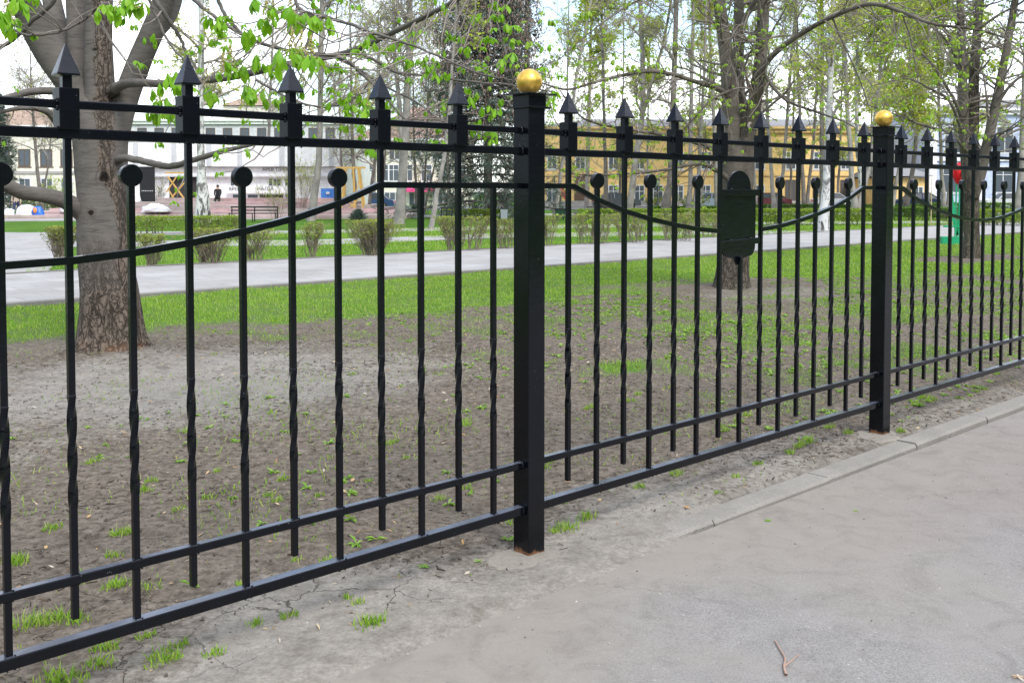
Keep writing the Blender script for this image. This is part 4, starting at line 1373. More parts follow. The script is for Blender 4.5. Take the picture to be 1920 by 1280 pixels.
# the third chestnut, further along the same row
B3 = at(1822, 487)
G0 = 21.8
trunk3 = [(1822, 500, G0, .20), (1822, 484, G0, .185), (1822, 440, G0, .165), (1820, 380, G0, .17), (1819, 310, G0, .19), (1818, 270, G0, .15)]
limbs3 = [
    [(1816, 330, G0, .13), (1808, 255, G0, .115), (1806, 180, G0 - .1, .10), (1803, 90, G0 - .15, .085), (1800, 0, G0 - .2, .075), (1790, -200, G0 - .4, .035)],
    [(1820, 320, G0, .13), (1824, 235, G0, .125), (1826, 150, G0 + .1, .108), (1832, 60, G0 + .2, .095), (1838, -20, G0 + .2, .085), (1850, -230, G0 + .4, .04)],
    [(1824, 370, G0 - .1, .13), (1842, 310, G0 - .2, .115), (1862, 220, G0 - .3, .10), (1882, 120, G0 - .4, .085), (1900, 20, G0 - .5, .075), (1930, -160, G0 - .7, .035)],
    [(1806, 170, G0, .045), (1790, 100, G0 + .2, .035), (1775, 60, G0 + .4, .026), (1740, 0, G0 + .6, .015)],
    [(1806, 225, G0 - .1, .05), (1785, 180, G0 - .3, .034), (1740, 112, G0 - .7, .026), (1700, 90, G0 - 1, .02), (1640, 78, G0 - 1.4, .015), (1560, 82, G0 - 1.9, .008)],
    [(1806, 250, G0 - .1, .045), (1780, 190, G0 - .4, .030), (1750, 170, G0 - .7, .024), (1700, 148, G0 - 1.1, .018), (1640, 160, G0 - 1.6, .010)],
    [(1812, 285, G0 - .1, .045), (1780, 250, G0 - .5, .032), (1730, 235, G0 - .9, .024), (1680, 215, G0 - 1.3, .016), (1620, 195, G0 - 1.8, .009)],
    [(1866, 200, G0 - .4, .04), (1900, 155, G0 - .6, .032), (1940, 130, G0 - .8, .022), (2000, 90, G0 - 1.1, .012)],
    [(1826, 60, G0 - .1, .035), (1870, 30, G0 - .4, .028), (1915, 5, G0 - .6, .02), (1960, -30, G0 - .8, .012)],
    [(1822, 250, G0 - .1, .035), (1856, 262, G0 - .5, .025), (1880, 250, G0 - .8, .018), (1920, 220, G0 - 1.2, .010)],
    [(1806, 130, G0 - .2, .03), (1760, 60, G0 - .7, .024), (1690, 30, G0 - 1.3, .018), (1610, 48, G0 - 1.9, .012), (1540, 90, G0 - 2.4, .007)],
]
cl3 = [(px, py, G0 - 1.5, .13) for px, py in ((1770, 20), (1782, 35), (1825, 35), (1900, 30), (1718, 90), (1726, 96), (1805, 135), (1815, 140), (1750, 150), (1762, 150), (1735, 220), (1745, 215), (1700, 225), (1840, 235), (1832, 248), (1875, 155), (1905, 190), (1885, 205), (1610, 212), (1598, 215), (1582, 218), (1540, 195), (1545, 75), (1510, 30), (1525, 70), (1640, 55), (1690, 110), (1665, 140), (1790, 75), (1710, 250), (1770, 290), (1845, 255))]
chestnut("horse_chestnut_tree", "slender forking chestnut behind the green tulip stand", B3, trunk3, limbs3, cl3, BARK2, 3, leaf=YOUNG_LEAF, twig_n=8, twig_len=1.25, auto_leaf=0.08, auto_p=0.62, rough=0.012, seg_from=0.1, flare=0.25, droop=-0.12)


# --- trees further off
def bare_tree(name, label, base, st, seed, bark=GREY_BARK, twig=FAR_TWIG, leaf=BUD_LEAF, n1=24, L1=4.3, n2=11, n3=10, leaves=.8, lsize=0.10, up=0.08, hang=0.0, t0=0.22, group=None, tw_r=1.0, cat="tree", spread=(0.55, 1.25)):
    """stations (px, py, depth, radius) of one or more stems"""
    rng = np.random.default_rng(seed)
    t = empty(name, base, label, cat, group)
    mb, tw, lf = MB(), MB(), MB()
    for stem in st:
        p, r = limb_path(stem, 6)
        p = p + np.concatenate([[[0, 0, 0]], rng.normal(size=(len(p) - 1, 3)) * 0.02])
        q, rr = resample(p, r, 30)
        trunk_mesh(mb, q, rr * .82, rng, 12, 0.12, 0.012, seed)
        a, ra = grow(q[None], rr[None], rng, n1, L1, 0.42, spread, up, 0.24, 8, t0, 0.3, hang * 0.5)
        b, rb = grow(a, ra, rng, n2, L1 * 0.42, 0.6, (0.45, 1.2), up * 0.4, 0.26, 5, 0.2, 0.4, hang)
        c_, rc = grow(b, rb, rng, n3, L1 * 0.2, 0.75, (0.4, 1.2), up * 0.2, 0.28, 4, 0.15, 0.5, hang)
        tubes(tw, a, ra, 5)
        tubes(tw, b, np.maximum(rb, 0.006 * tw_r), 3)
        tubes(tw, c_, np.maximum(rc, 0.0055 * tw_r), 3)
        if leaves:
            n = int(len(c_) * leaves * 1.25)
            i = rng.integers(0, len(c_), n); k = rng.integers(1, 4, n)
            P = c_[i, k] + rng.normal(size=(n, 3)) * 0.05
            tv = np.array([(-0.5, -0.35, 0), (0.5, -0.3, 0.06), (0.6, 0.35, 0), (-0.4, 0.4, 0.1)])
            scatter(lf, tv, [(0, 1, 2, 3)], None, rand_rot(n, rng), lsize * rng.uniform(0.6, 1.3, n), P)
    mb.build("trunk", bark, t, origin=base)
    tw.build("branches", twig, t, origin=base)
    if lf.n:
        lf.build("leaves", leaf, t, origin=base)
    return t


def upstem(px, py, D, r, px2, py2, top=-420, lean=None, r2=None):
    """stations from the foot through (px2, py2) to a top above the frame"""
    r2 = r2 or r * 0.72
    k = (top - py2) / (py2 - py + 1e-6)
    dx = (px2 - px) * 0.5 if lean is None else lean
    return [(px, py + 6, D, r * 1.08), (px + (px2 - px) * 0.4, py + (py2 - py) * 0.4, D, r * 0.92), (px2, py2, D, r2), (px2 + dx * 0.6, (py2 + top) / 2, D, r2 * 0.66), (px2 + dx, top, D, r2 * 0.2)]


def depth(px, py):
    p = at(px, py)
    return p[1] * cp - (p[2] - EYE) * sp_


def T(name, label, px, py, D, stems, **kw):
    """tree whose foot is D metres away"""
    base = far(px, py, D)
    base[2] = -0.1
    return bare_tree(name, label, base, [upstem(a, b, D, r, c_, d, *rest) for a, b, r, c_, d, *rest in stems], **kw)


G1 = "bare trees in the park behind the fence"
T("bare_tree", "grey trunk leaning to the right in front of the white hall", 583, 411, 52, [(583, 411, .27, 598, 290, -420, 12)], seed=11, n1=22, leaves=.5, group=G1)
T("bare_tree", "stout pale grey trunk forked high beside the spruce", 748, 416, 47, [(748, 416, .29, 763, 200, -460, 12), (756, 300, .14, 738, 60, -420, -10)], seed=12, n1=22, leaves=.4, group=G1)
T("bare_tree", "thin grey trunk leaning over the lawn near the spruce", 808, 426, 40, [(808, 426, .12, 838, 250, -250, 30)], seed=13, n1=18, L1=2.4, leaves=.6, group=G1)
T("bare_tree", "bushy dark stemmed tree beside the wooden frame tower", 672, 400, 62, [(668, 400, .16, 660, 250, -60), (690, 400, .13, 706, 270, 0), (650, 400, .12, 640, 300, 120), (712, 400, .10, 722, 290, 60)], seed=14, bark=DARK_BARK, n1=16, leaves=.3, group=G1)
T("bare_tree", "multi stemmed bare tree just left of the spruce", 786, 404, 66, [(782, 404, .12, 776, 260, 40), (790, 404, .11, 800, 280, 60), (794, 404, .09, 818, 290, 100)], seed=15, bark=DARK_BARK, n1=18, leaves=.3, group=G1)
T("bare_tree", "small dark bare tree in front of the cream building", 80, 398, 66, [(80, 398, .17, 68, 300, 60, -14), (79, 375, .09, 92, 300, 150, 8)], seed=16, bark=DARK_BARK, n1=20, leaves=.15, group=G1, t0=.3)
T("bare_tree", "slim leaning tree with a forked top behind the first post", 1040, 402, 60, [(1040, 402, .15, 1085, 120, -250, 60)], seed=17, n1=20, leaves=.8, group=G1)
T("bare_tree", "brown upright trunk showing above the gold ball", 986, 400, 58, [(986, 400, .26, 988, 100, -420, 4, .2)], seed=18, bark=DARK_BARK, n1=14, leaves=.4, group=G1)
T("bare_tree", "tall grey tree with a long side fork before the yellow building", 1180, 393, 74, [(1180, 393, .30, 1206, 180, -400, -16, .24), (1200, 230, .17, 1246, 70, -300, 50)], seed=19, n1=26, leaves=.9, group=G1)
T("bare_tree", "dark tree with green buds by the left end of the yellow building", 1137, 392, 80, [(1137, 392, .24, 1134, 260, -260, -10)], seed=20, bark=DARK_BARK, n1=28, leaves=3.2, lsize=.14, group=G1)
T("bare_tree", "broad rough dark trunk before the yellow building windows", 1247, 394, 72, [(1247, 394, .40, 1258, 310, -420, 20, .28)], seed=21, bark=DARK_BARK, n1=26, leaves=.8, group=G1)
T("bare_tree", "smooth grey trunk between the second chestnut and a rough dark one", 1291, 394, 72, [(1291, 394, .27, 1294, 320, -420, 10), (1301, 394, .2, 1312, 300, -250, 20)], seed=22, n1=22, leaves=.9, group=G1)
T("bare_tree", "mossy grey tree right behind the ornament plate", 1452, 392, 70, [(1452, 392, .22, 1446, 320, -300, -30), (1456, 392, .2, 1470, 300, -340, 40)], seed=23, n1=24, leaves=.4, group=G1)
T("bare_tree", "straight slender tree with a dark stem beside the birch", 1541, 393, 66, [(1541, 393, .2, 1541, 120, -400, 0, .16)], seed=24, bark=DARK_BARK, n1=26, leaves=.9, group=G1)
T("bare_tree", "grey V shaped tree left of the second gold ball post", 1604, 398, 56, [(1603, 398, .24, 1596, 315, -300, -30), (1606, 398, .2, 1630, 310, -260, 50)], seed=25, n1=24, leaves=2.2, lsize=.13, group=G1)
T("bare_tree", "leaning trunk against the low yellow annex", 1697, 391, 72, [(1697, 391, .27, 1712, 310, -200, 40)], seed=26, bark=DARK_BARK, n1=28, leaves=3.0, lsize=.14, group=G1)
T("bare_tree", "pale thick stemmed tree in front of the blue building", 1909, 393, 60, [(1909, 393, .34, 1914, 330, -300, 20)], seed=27, n1=22, leaves=1.0, group=G1)
T("bare_tree", "green hazed tree just right of the second post", 1668, 394, 64, [(1668, 394, .2, 1664, 300, -160, -10), (1672, 394, .16, 1690, 280, -120, 30)], seed=28, n1=26, leaves=3.4, lsize=.13, leaf=PALE_BUD, group=G1)
T("bare_tree", "light green budding tree before the middle of the yellow building", 1345, 392, 84, [(1345, 392, .26, 1340, 250, -300, -20)], seed=29, n1=28, leaves=1.8, lsize=.14, leaf=PALE_BUD, group=G1)
T("bare_tree", "bare tangled tree above the right of the yellow building", 1508, 391, 88, [(1508, 391, .24, 1500, 230, -300, -16), (1512, 391, .2, 1526, 250, -240, 20)], seed=30, bark=DARK_BARK, n1=28, leaves=.25, group=G1)
T("bare_tree", "budding tree in front of the blue building windows", 1770, 394, 68, [(1770, 394, .2, 1764, 300, -150, -10), (1774, 394, .15, 1790, 290, -120, 20)], seed=33, n1=26, leaves=2.6, lsize=.13, group=G1)
T("bare_tree", "thin bare tree standing behind the white hall roof", 500, 392, 84, [(500, 392, .2, 505, 220, -60, 10)], seed=34, bark=DARK_BARK, n1=22, leaves=.3, group=G1)
T("bare_tree", "bare tree between the spruce and the pink awning", 842, 398, 78, [(842, 398, .2, 838, 250, -120, -8)], seed=35, bark=DARK_BARK, n1=26, leaves=.3, group=G1)
T("bare_tree", "light green tree behind the arched branch near the first post", 1100, 391, 90, [(1100, 391, .26, 1104, 230, -260, 10)], seed=36, n1=30, leaves=2.6, lsize=.15, leaf=BUD_LEAF, group=G1)
T("bare_tree", "small grey tree beside the brick roofed house", 700, 392, 92, [(700, 392, .2, 704, 260, 20, 6)], seed=38, n1=24, leaves=.4, group=G1)

for k, (px, py, D_, x2) in enumerate([(1065, 391, 86, 1062), (1160, 391, 92, 1166), (1218, 391, 88, 1214), (1385, 391, 90, 1390), (1418, 391, 86, 1412), (1570, 391, 90, 1576), (1640, 391, 84, 1634), (1480, 391, 93, 1486), (1316, 391, 92, 1310)]):
    T("young_tree", "young budding tree in a haze of fine twigs before the yellow building", px, py, D_, [(px, py, .15, x2, 270, -120 + 30 * (k % 3), 6)], seed=80 + k, bark=(GREY_BARK, DARK_BARK)[k % 2], n1=26, L1=3.4, leaves=(.6, 1.6, 2.4)[k % 3], lsize=.13, leaf=(BUD_LEAF, PALE_BUD)[k % 2], t0=.12, group="young trees before the yellow building")

G2 = "birches in the park"
T("birch_tree", "white birch with a black patched trunk in front of the hall steps", 381, 412, 50, [(381, 412, .44, 377, 300, -340, 0, .24)], seed=41, bark=BIRCH, n1=30, L1=3.6, leaves=2.2, lsize=.10, leaf=PALE_BUD, up=-.02, hang=-.35, group=G2)
T("birch_tree", "white birch with a black patched trunk by the second path", 1546, 432, 37.5, [(1543, 432, .25, 1551, 310, -420, 22, .17)], seed=42, bark=BIRCH, n1=30, L1=2.8, leaves=1.6, lsize=.08, leaf=PALE_BUD, up=-.02, hang=-.3, group=G2)
T("birch_tree", "pale slim birch among the trees beside the second gold ball", 1618, 396, 60, [(1618, 396, .2, 1606, 220, -300, 6, .15)], seed=43, bark=BIRCH, n1=26, L1=2.8, leaves=2.4, lsize=.11, leaf=BUD_LEAF, up=-.02, hang=-.3, group=G2)


# --- spruces
def spruce(label, px, py, D, H, Rb, seed, cones=0.0, z0=1.0):
    rng = np.random.default_rng(seed)
    base = far(px, py, D)
    base[2] = -0.1
    t = empty("blue_spruce_tree", base, label, "tree", "blue spruces in the park")
    mb, nd, cn = MB(), MB(), MB()
    tr = np.array([base, base + [0, 0, H * 0.5], base + [0, 0, H]])
    q, rr = resample(smooth_path(tr, 6), np.linspace(0.012 * H + 0.04, 0.02, 13), 16)
    tubes(mb, q, rr, 10)
    z = z0
    P, R = [], []
    while z < H * 0.97:
        f = 1 - z / H
        L = Rb * (f ** 0.8) * rng.uniform(0.8, 1.1)
        n = rng.integers(7, 11)
        a0 = rng.uniform(0, 6.28)
        for k in range(n):
            a = a0 + 6.28 * k / n + rng.normal() * 0.15
            l = L * rng.uniform(0.75, 1.12)
            d = np.array([math.cos(a), math.sin(a), 0])
            tt = np.linspace(0, 1, 7)
            zz = z + l * (0.12 * tt - 0.42 * tt ** 2 + 0.18 * tt ** 4)
            P.append(base + d * (l * tt)[:, None] + np.array([0, 0, 1]) * zz[:, None])
            R.append(np.linspace(0.012 * l + 0.008, 0.006, 7))
        z += 0.26 + 0.22 * f + rng.uniform(0, 0.08)
    P, R = np.array(P), np.array(R)
    tubes(mb, P, R, 4)
    c1, r1 = grow(P, R, rng, 24, 0.26 * Rb * 0.8, 0.5, (0.7, 1.2), -0.04, 0.1, 4, 0.15, 0.5)
    tubes(mb, c1, r1, 3)
    c2, r2 = grow(c1, r1, rng, 5, 0.28, 0.6, (0.5, 1.0), -0.03, 0.1, 3, 0.1, 0.5)
    for cc, w in ((c1, 0.034), (c2, 0.032)):                    # needle sprays: crossed ragged blades along every shoot
        a, b = cc[:, :-1].reshape(-1, 3), cc[:, 1:].reshape(-1, 3)
        d = b - a
        L = np.linalg.norm(d, axis=1)
        d = d / (L[:, None] + 1e-9)
        for _ in range(2):
            u = np.cross(d, rng.normal(size=d.shape)); u /= np.linalg.norm(u, axis=1, keepdims=True) + 1e-9
            ww = (w * rng.uniform(0.6, 1.2, len(d)))[:, None]
            V = np.stack([a - u * ww * 0.6, a + u * ww * 0.6, b + d * 0.05 + u * ww * 0.15, b + d * 0.05 - u * ww * 0.15], 1)
            k = np.arange(len(a))[:, None] * 4 + np.arange(4)[None]
            nd.add(V.reshape(-1, 3), quads=k)
    if cones:
        pick = rng.random(len(c1)) < cones * np.clip((c1[:, 0, 2] - 4) / 5, 0, 1)
        pc = c1[pick][:, -1]
        tv = np.array([(0.5, 0, 0), (-0.5, 0, 0), (0, 0.5, 0), (0, -0.5, 0), (0, 0, 0.4), (0, 0, -2.0)])
        tt = np.array([(0, 2, 4), (2, 1, 4), (1, 3, 4), (3, 0, 4), (2, 0, 5), (1, 2, 5), (3, 1, 5), (0, 3, 5)])
        pc = np.repeat(pc, 3, 0) + rng.normal(size=(len(pc) * 3, 3)) * 0.12
        scatter(cn, tv, None, tt, rand_rot(len(pc), rng, 0.4), 0.075 * rng.uniform(0.8, 1.3, len(pc)), pc)
    mb.build("trunk", DARK_BARK, t, origin=base)
    nd.build("needles", NEEDLE, t, origin=base)
    if cn.n:
        cn.build("cones", CONE, t, origin=base)
    return t


spruce("tall blue spruce hung with brown cones behind the first post", 915, 404, 56, 20, 5.3, 51, cones=0.8)
spruce("drooping blue spruce in front of the cream building", -20, 398, 60, 9.5, 2.7, 52)


def young_spruce(label, px, py, h, r, seed):
    rng = np.random.default_rng(seed)
    base = at(px, py)
    base[2] = -0.08
    t = empty("young_spruce", base, label, "shrub", "young spruces on the lawn")
    mb, nd = MB(), MB()
    tubes(mb, np.array([base, base + [0, 0, h * .5], base + [0, 0, h]]), np.array([.03, .02, .008]), 6)
    n = 260
    a = rng.uniform(0, 6.28, n); z = h * rng.random(n) ** 1.2 * 0.95
    L = r * (1 - z / h) ** 0.8 * rng.uniform(.6, 1.1, n) + 0.05
    s = base + np.stack([0 * a, 0 * a, z], 1)
    e = s + np.stack([L * np.cos(a), L * np.sin(a), L * rng.uniform(0.0, .5, n)], 1)
    P = np.stack([s, (s + e) / 2 + [0, 0, .02], e], 1)
    tubes(mb, P, np.full((n, 3), .006), 3)
    m = 9
    for k in range(m):
        f = 0.3 + 0.7 * rng.random(n)[:, None]
        c_ = s * (1 - f) + e * f
        tv = np.array([(-.5, -.12, 0), (.5, -.05, 0), (.6, .05, .05), (-.5, .12, 0)])
        scatter(nd, tv, [(0, 1, 2, 3)], None, rand_rot(n, rng, 1.2), 0.13 * rng.uniform(.6, 1.2, n), c_)
    mb.build("trunk", DARK_BARK, t, origin=base)
    nd.build("needles", NEEDLE, t, origin=base)


young_spruce("small round young spruce beside the pink granite steps", 671, 411, 0.62, 0.55, 61)
young_spruce("low young spruce beyond the thin leaning trunk", 778, 402, 0.75, 0.5, 62)
young_spruce("little conical spruce in front of the yellow wall", 1047, 396, 1.7, 0.55, 63)

# ------------------------------------------------------------------ shrubs and hedges beyond the path
SHRUB_STEM = simple("shrub_stem", (0.20, 0.165, 0.125), 0.9, var=0.35, scale=5)
SHRUB_LEAF = leaf_mat("shrub_leaf", [(0.20, 0.28, 0.035), (0.30, 0.36, 0.06), (0.34, 0.38, 0.09), (0.15, 0.23, 0.03)], 0.4, 0.6)
HEDGE_LEAF = leaf_mat("hedge_leaf", [(0.15, 0.25, 0.025), (0.24, 0.34, 0.045), (0.29, 0.37, 0.06), (0.11, 0.19, 0.02)], 0.35, 0.6)
DARK_HEDGE_LEAF = leaf_mat("dark_hedge_leaf", [(0.06, 0.14, 0.02), (0.10, 0.20, 0.025), (0.14, 0.25, 0.035)], 0.3, 0.6)
LQ = (np.array([(-0.55, 0, 0), (0, -0.32, 0.06), (0.6, 0, 0.02), (0, 0.32, 0.06)]), [(0, 1, 2, 3)])


def shrub(label, base, w, h, d, seed, stems=26, leaves=1500, lsize=0.034, foot=0.35, low=0.35, flat=True, group="clipped shrubs budding along the park path", mat=None, name="shrub"):
    rng = np.random.default_rng(seed)
    base = np.array([base[0], base[1], -0.075])
    t = empty(name, base, label, "shrub", group)
    mb, lf = MB(), MB()
    n = stems
    fx, fy = rng.uniform(-1, 1, n), rng.uniform(-1, 1, n)
    s = np.stack([fx * w / 2 * foot, fy * d / 2 * foot, np.zeros(n)], 1)
    top = h * (rng.uniform(0.86, 1.02, n) if flat else rng.uniform(0.55, 1.05, n))
    e = np.stack([np.clip(fx + rng.normal(size=n) * .25, -1.1, 1.1) * w / 2, np.clip(fy + rng.normal(size=n) * .25, -1.1, 1.1) * d / 2, top], 1)
    tt = np.linspace(0, 1, 7)[None, :, None]
    P = s[:, None] * (1 - tt) + e[:, None] * tt
    P[..., :2] = s[:, None, :2] + (e - s)[:, None, :2] * tt ** 1.5
    P[:, 1:] += rng.normal(size=(n, 6, 3)) * 0.018
    P += base
    R = np.linspace(0.009, 0.003, 7)[None].repeat(n, 0) * rng.uniform(0.7, 1.3, (n, 1))
    tubes(mb, P, R, 5)
    a, ra = grow(P, R, rng, 7, h * 0.45, 0.6, (0.3, 0.8), 0.18, 0.14, 5, 0.2, 0.5)
    b, rb = grow(a, ra, rng, 4, h * 0.2, 0.7, (0.3, 0.9), 0.15, 0.15, 4, 0.1, 0.6)
    if flat:
        for x in (a, b):
            x[..., 2] = np.minimum(x[..., 2], base[2] + h * (1.0 + 0.03 * rng.random(x.shape[:2])))
    tubes(mb, a, np.maximum(ra, .003), 3)
    tubes(mb, b, np.maximum(rb, .0025), 3)
    allp = np.concatenate([P[:, 3:].reshape(-1, 3), a[:, 1:].reshape(-1, 3), b.reshape(-1, 3), b.reshape(-1, 3)])
    zz = (allp[:, 2] - base[2]) / h
    pr = 0.08 + sstep(low, 0.92, zz)
    i = rng.choice(len(allp), leaves, p=pr / pr.sum())
    Q = allp[i] + rng.normal(size=(leaves, 3)) * 0.022
    if flat:
        Q[:, 2] = np.minimum(Q[:, 2], base[2] + h * 1.04)
    scatter(lf, LQ[0], LQ[1], None, rand_rot(leaves, rng), lsize * rng.uniform(.6, 1.4, leaves), Q)
    mb.build("stems", SHRUB_STEM, t, origin=base)
    lf.build("leaves", mat or SHRUB_LEAF, t, origin=base)
    return t


def mpp(p):                                                     # metres per photograph pixel at a ground point
    return (p[1] * cp - (p[2] - EYE) * sp_) / FPX


row = [(112, 488, 62, 68, "wide twiggy shrub at the corner of the paved square, left of the chestnut trunk", 40, 1500, .35),
       (283, 500, 58, 66, "upright thin shrub just right of the thick chestnut trunk", 20, 800, .30),
       (393, 496, 78, 72, "dense wide shrub with a brown bare foot, second right of the chestnut trunk", 46, 1700, .42),
       (478, 491, 72, 66, "loose spreading shrub with sparse leaves on crossing stems", 24, 800, .35),
       (585, 485, 50, 72, "narrow vase shaped shrub alone in the gap of the row", 16, 620, .25),
       (698, 481, 112, 72, "broad fan shaped shrub with a dense stem bundle at its foot", 60, 1900, .30),
       (868, 471, 92, 68, "squarely clipped shrub in front of the spruce", 44, 1700, .62),
       (948, 468, 46, 62, "small shrub half hidden by the first gold ball post, on its near side", 20, 700, .5),
       (1026, 462, 44, 62, "narrow shrub just right of the first gold ball post", 16, 620, .35),
       (1108, 459, 92, 60, "clipped shrub in the middle of the row, before the dark bin", 34, 1400, .55),
       (1185, 457, 76, 60, "clipped airy shrub in front of the broad rough trunk", 22, 1100, .6),
       (1268, 453, 84, 56, "clipped shrub left of the second chestnut", 30, 1300, .6),
       (1330, 447, 40, 50, "small shrub touching the outline of the second chestnut trunk", 14, 600, .5)]
for k, (px, py, wp, hp, lab, ns, nl, ft) in enumerate(row):
    p = at(px, py)
    u = mpp(p)
    shrub(lab, p, wp * u, hp * u, min(wp * u, 0.8), 100 + k, ns, int(nl * 1.35), 0.036, ft, 0.42)


def hedge(label, pa, pb, h, d, seed, n_leaf, lsize, mat=None, stems=60, bare=0.25, group="clipped hedges in the park", name="hedge"):
    """a clipped hedge between two ground points"""
    rng = np.random.default_rng(seed)
    pa, pb = np.array(pa), np.array(pb)
    pa[2] = pb[2] = -0.075
    base = (pa + pb) / 2
    t = empty(name, base, label, "hedge", group)
    mb, lf = MB(), MB()
    ax = pb - pa
    L = np.linalg.norm(ax); ax = ax / L
    nr = np.array([-ax[1], ax[0], 0])
    s = pa + ax * (L * rng.random((stems, 1))) + nr * rng.uniform(-.3, .3, (stems, 1)) * d
    e = s + ax * rng.normal(size=(stems, 1)) * .15 + nr * rng.normal(size=(stems, 1)) * d * .25 + np.array([0, 0, h]) * rng.uniform(.8, .98, (stems, 1))
    P = np.stack([s, (s + e) / 2 + rng.normal(size=s.shape) * .03, e], 1)
    tubes(mb, P, np.repeat([[.014, .009, .005]], stems, 0), 4)
    a, ra = grow(P, np.repeat([[.014, .009, .005]], stems, 0), rng, 8, h * .5, .6, (.3, .9), .15, .15, 4, .15, .5)
    a[..., 2] = np.minimum(a[..., 2], h - 0.075)
    tubes(mb, a, np.maximum(ra, .004), 3)
    # leaves sit in a shell near the clipped faces, thinning towards the foot
    m = n_leaf
    u = rng.random(m); face = rng.random(m)
    z = h * (1 - (1 - bare) * rng.random(m) ** 1.3)
    y = (rng.random(m) - .5) * d
    side = face < .55
    y[side] = np.sign(y[side]) * d / 2 * rng.uniform(.75, 1.05, side.sum())
    topm = face > .72
    z[topm] = h * rng.uniform(.93, 1.03, topm.sum())
    nz = fbm(u * L * 2.2, z * 3 + 7 * seed, 3, seed)
    keep = rng.random(m) < sstep(.2, .55, nz + .35 * z / h)
    Q = (pa + ax * (L * u)[:, None] + nr * y[:, None] + np.array([0, 0, 1]) * z[:, None])[keep]
    Q += rng.normal(size=Q.shape) * 0.03
    scatter(lf, LQ[0], LQ[1], None, rand_rot(len(Q), rng), lsize * rng.uniform(.6, 1.4, len(Q)), Q)
    mb.build("stems", SHRUB_STEM, t, origin=base)
    lf.build("leaves", mat or HEDGE_LEAF, t, origin=base)
    return t


hedge("low clipped hedge along the third path, behind the ornament plate", at(1395, 420), at(1660, 419), .72, .9, 201, 11000, .07)
hedge("yellow green clipped hedge reaching along the lawn right of the tulip stand", at(1818, 423), at(2080, 425), .75, .9, 202, 9000, .065)
hedge("long clipped hedge between the second post and the tulip stand", at(1675, 410), at(1800, 413), .68, .8, 203, 6000, .075, DARK_HEDGE_LEAF)
hedge("low dark hedge at the foot of the yellow building", at(1380, 396), at(1740, 396), .55, 1.0, 204, 9000, .11, DARK_HEDGE_LEAF)
hedge("dark hedge in front of the parked cars, left of the second chestnut", at(1225, 397), at(1375, 397), .45, 1.0, 205, 5000, .11, DARK_HEDGE_LEAF)
hedge("thin clipped hedge in front of the spruce trunk", at(830, 409.5), at(985, 409), .55, .7, 206, 4500, .08)
hedge("thin clipped hedge along the far path before the yellow wall", at(1085, 412), at(1350, 411), .60, .7, 207, 8000, .075)
hedge("young clipped hedge behind the thick shrub, left of the hall steps", at(245, 436), at(450, 434), .62, .7, 208, 6500, .055)
hedge("hedge before the cream building on the far left", at(30, 398), at(130, 398), 1.3, 1.0, 209, 5000, .10)
hedge("dark hedge along the blue building", at(1745, 397), at(2050, 398), .7, 1.0, 210, 7000, .11, DARK_HEDGE_LEAF)
for k, (px, py, w, h, lab, ns, nl) in enumerate([(562, 405, 78, 105, "tall willowy green shrub in front of the hall steps", 20, 1500), (520, 412, 60, 70, "thin arching shrub left of the leaning grey trunk", 12, 500), (298, 402, 26, 66, "small bare bush beside the black panel", 14, 300), (470, 372, 40, 40, "pale bush by the shop front of the hall", 14, 300), (1300, 392, 60, 26, "round dark bush beside the pale blue car", 30, 1400), (1225, 390, 40, 20, "low round bush below the street lamp", 24, 900), (110, 396, 60, 60, "yellow green bush below the cream building windows", 24, 1300)]):
    p = at(px, max(py, 388.5))
    u = mpp(p)
    shrub(lab, p, w * u, h * u, w * u * .7, 150 + k, ns, nl, 0.06 * max(1, p[1] / 55), .25, .2, False, "loose bushes far off in the park", BUD_LEAF if k in (0, 1, 6) else None, name="bush")

# ------------------------------------------------------------------ buildings
GLASS = Mat("window_glass").set(Roughness=0.12).m
GLASS.node_tree.nodes["Principled BSDF"].inputs["Base Color"].default_value = (0.10, 0.12, 0.14, 1)
WHITE_FRAME = simple("white_window_frame", (0.72, 0.73, 0.74), 0.6, var=.05)
BROWN_FRAME = simple("brown_window_frame", (0.14, 0.09, 0.06), 0.7)
YELLOW = concrete_mat("yellow_stucco", (0.78, 0.54, 0.22), (0.86, 0.62, 0.28), 3, .01)
CREAM = concrete_mat("cream_stucco", (0.70, 0.67, 0.55), (0.82, 0.80, 0.68), 3, .01)
BLUE = concrete_mat("pale_blue_stucco", (0.47, 0.55, 0.74), (0.56, 0.63, 0.80), 3, .01)
WHITE = concrete_mat("white_stucco", (0.84, 0.85, 0.86), (0.92, 0.92, 0.92), 3, .01)
GREYW = concrete_mat("grey_facade", (0.52, 0.54, 0.57), (0.64, 0.65, 0.67), 3, .01)
BRICK = concrete_mat("brick_red_roof", (0.30, 0.19, 0.165), (0.38, 0.25, 0.22), 6, .02)
RUST_ROOF = concrete_mat("rust_brown_roof", (0.30, 0.215, 0.165), (0.40, 0.29, 0.22), 6, .02)
GREY_ROOF = concrete_mat("grey_slate_roof", (0.20, 0.20, 0.21), (0.30, 0.30, 0.31), 6, .02)
STONE = concrete_mat("grey_plinth_stone", (0.36, 0.34, 0.32), (0.46, 0.44, 0.41), 8, .01)


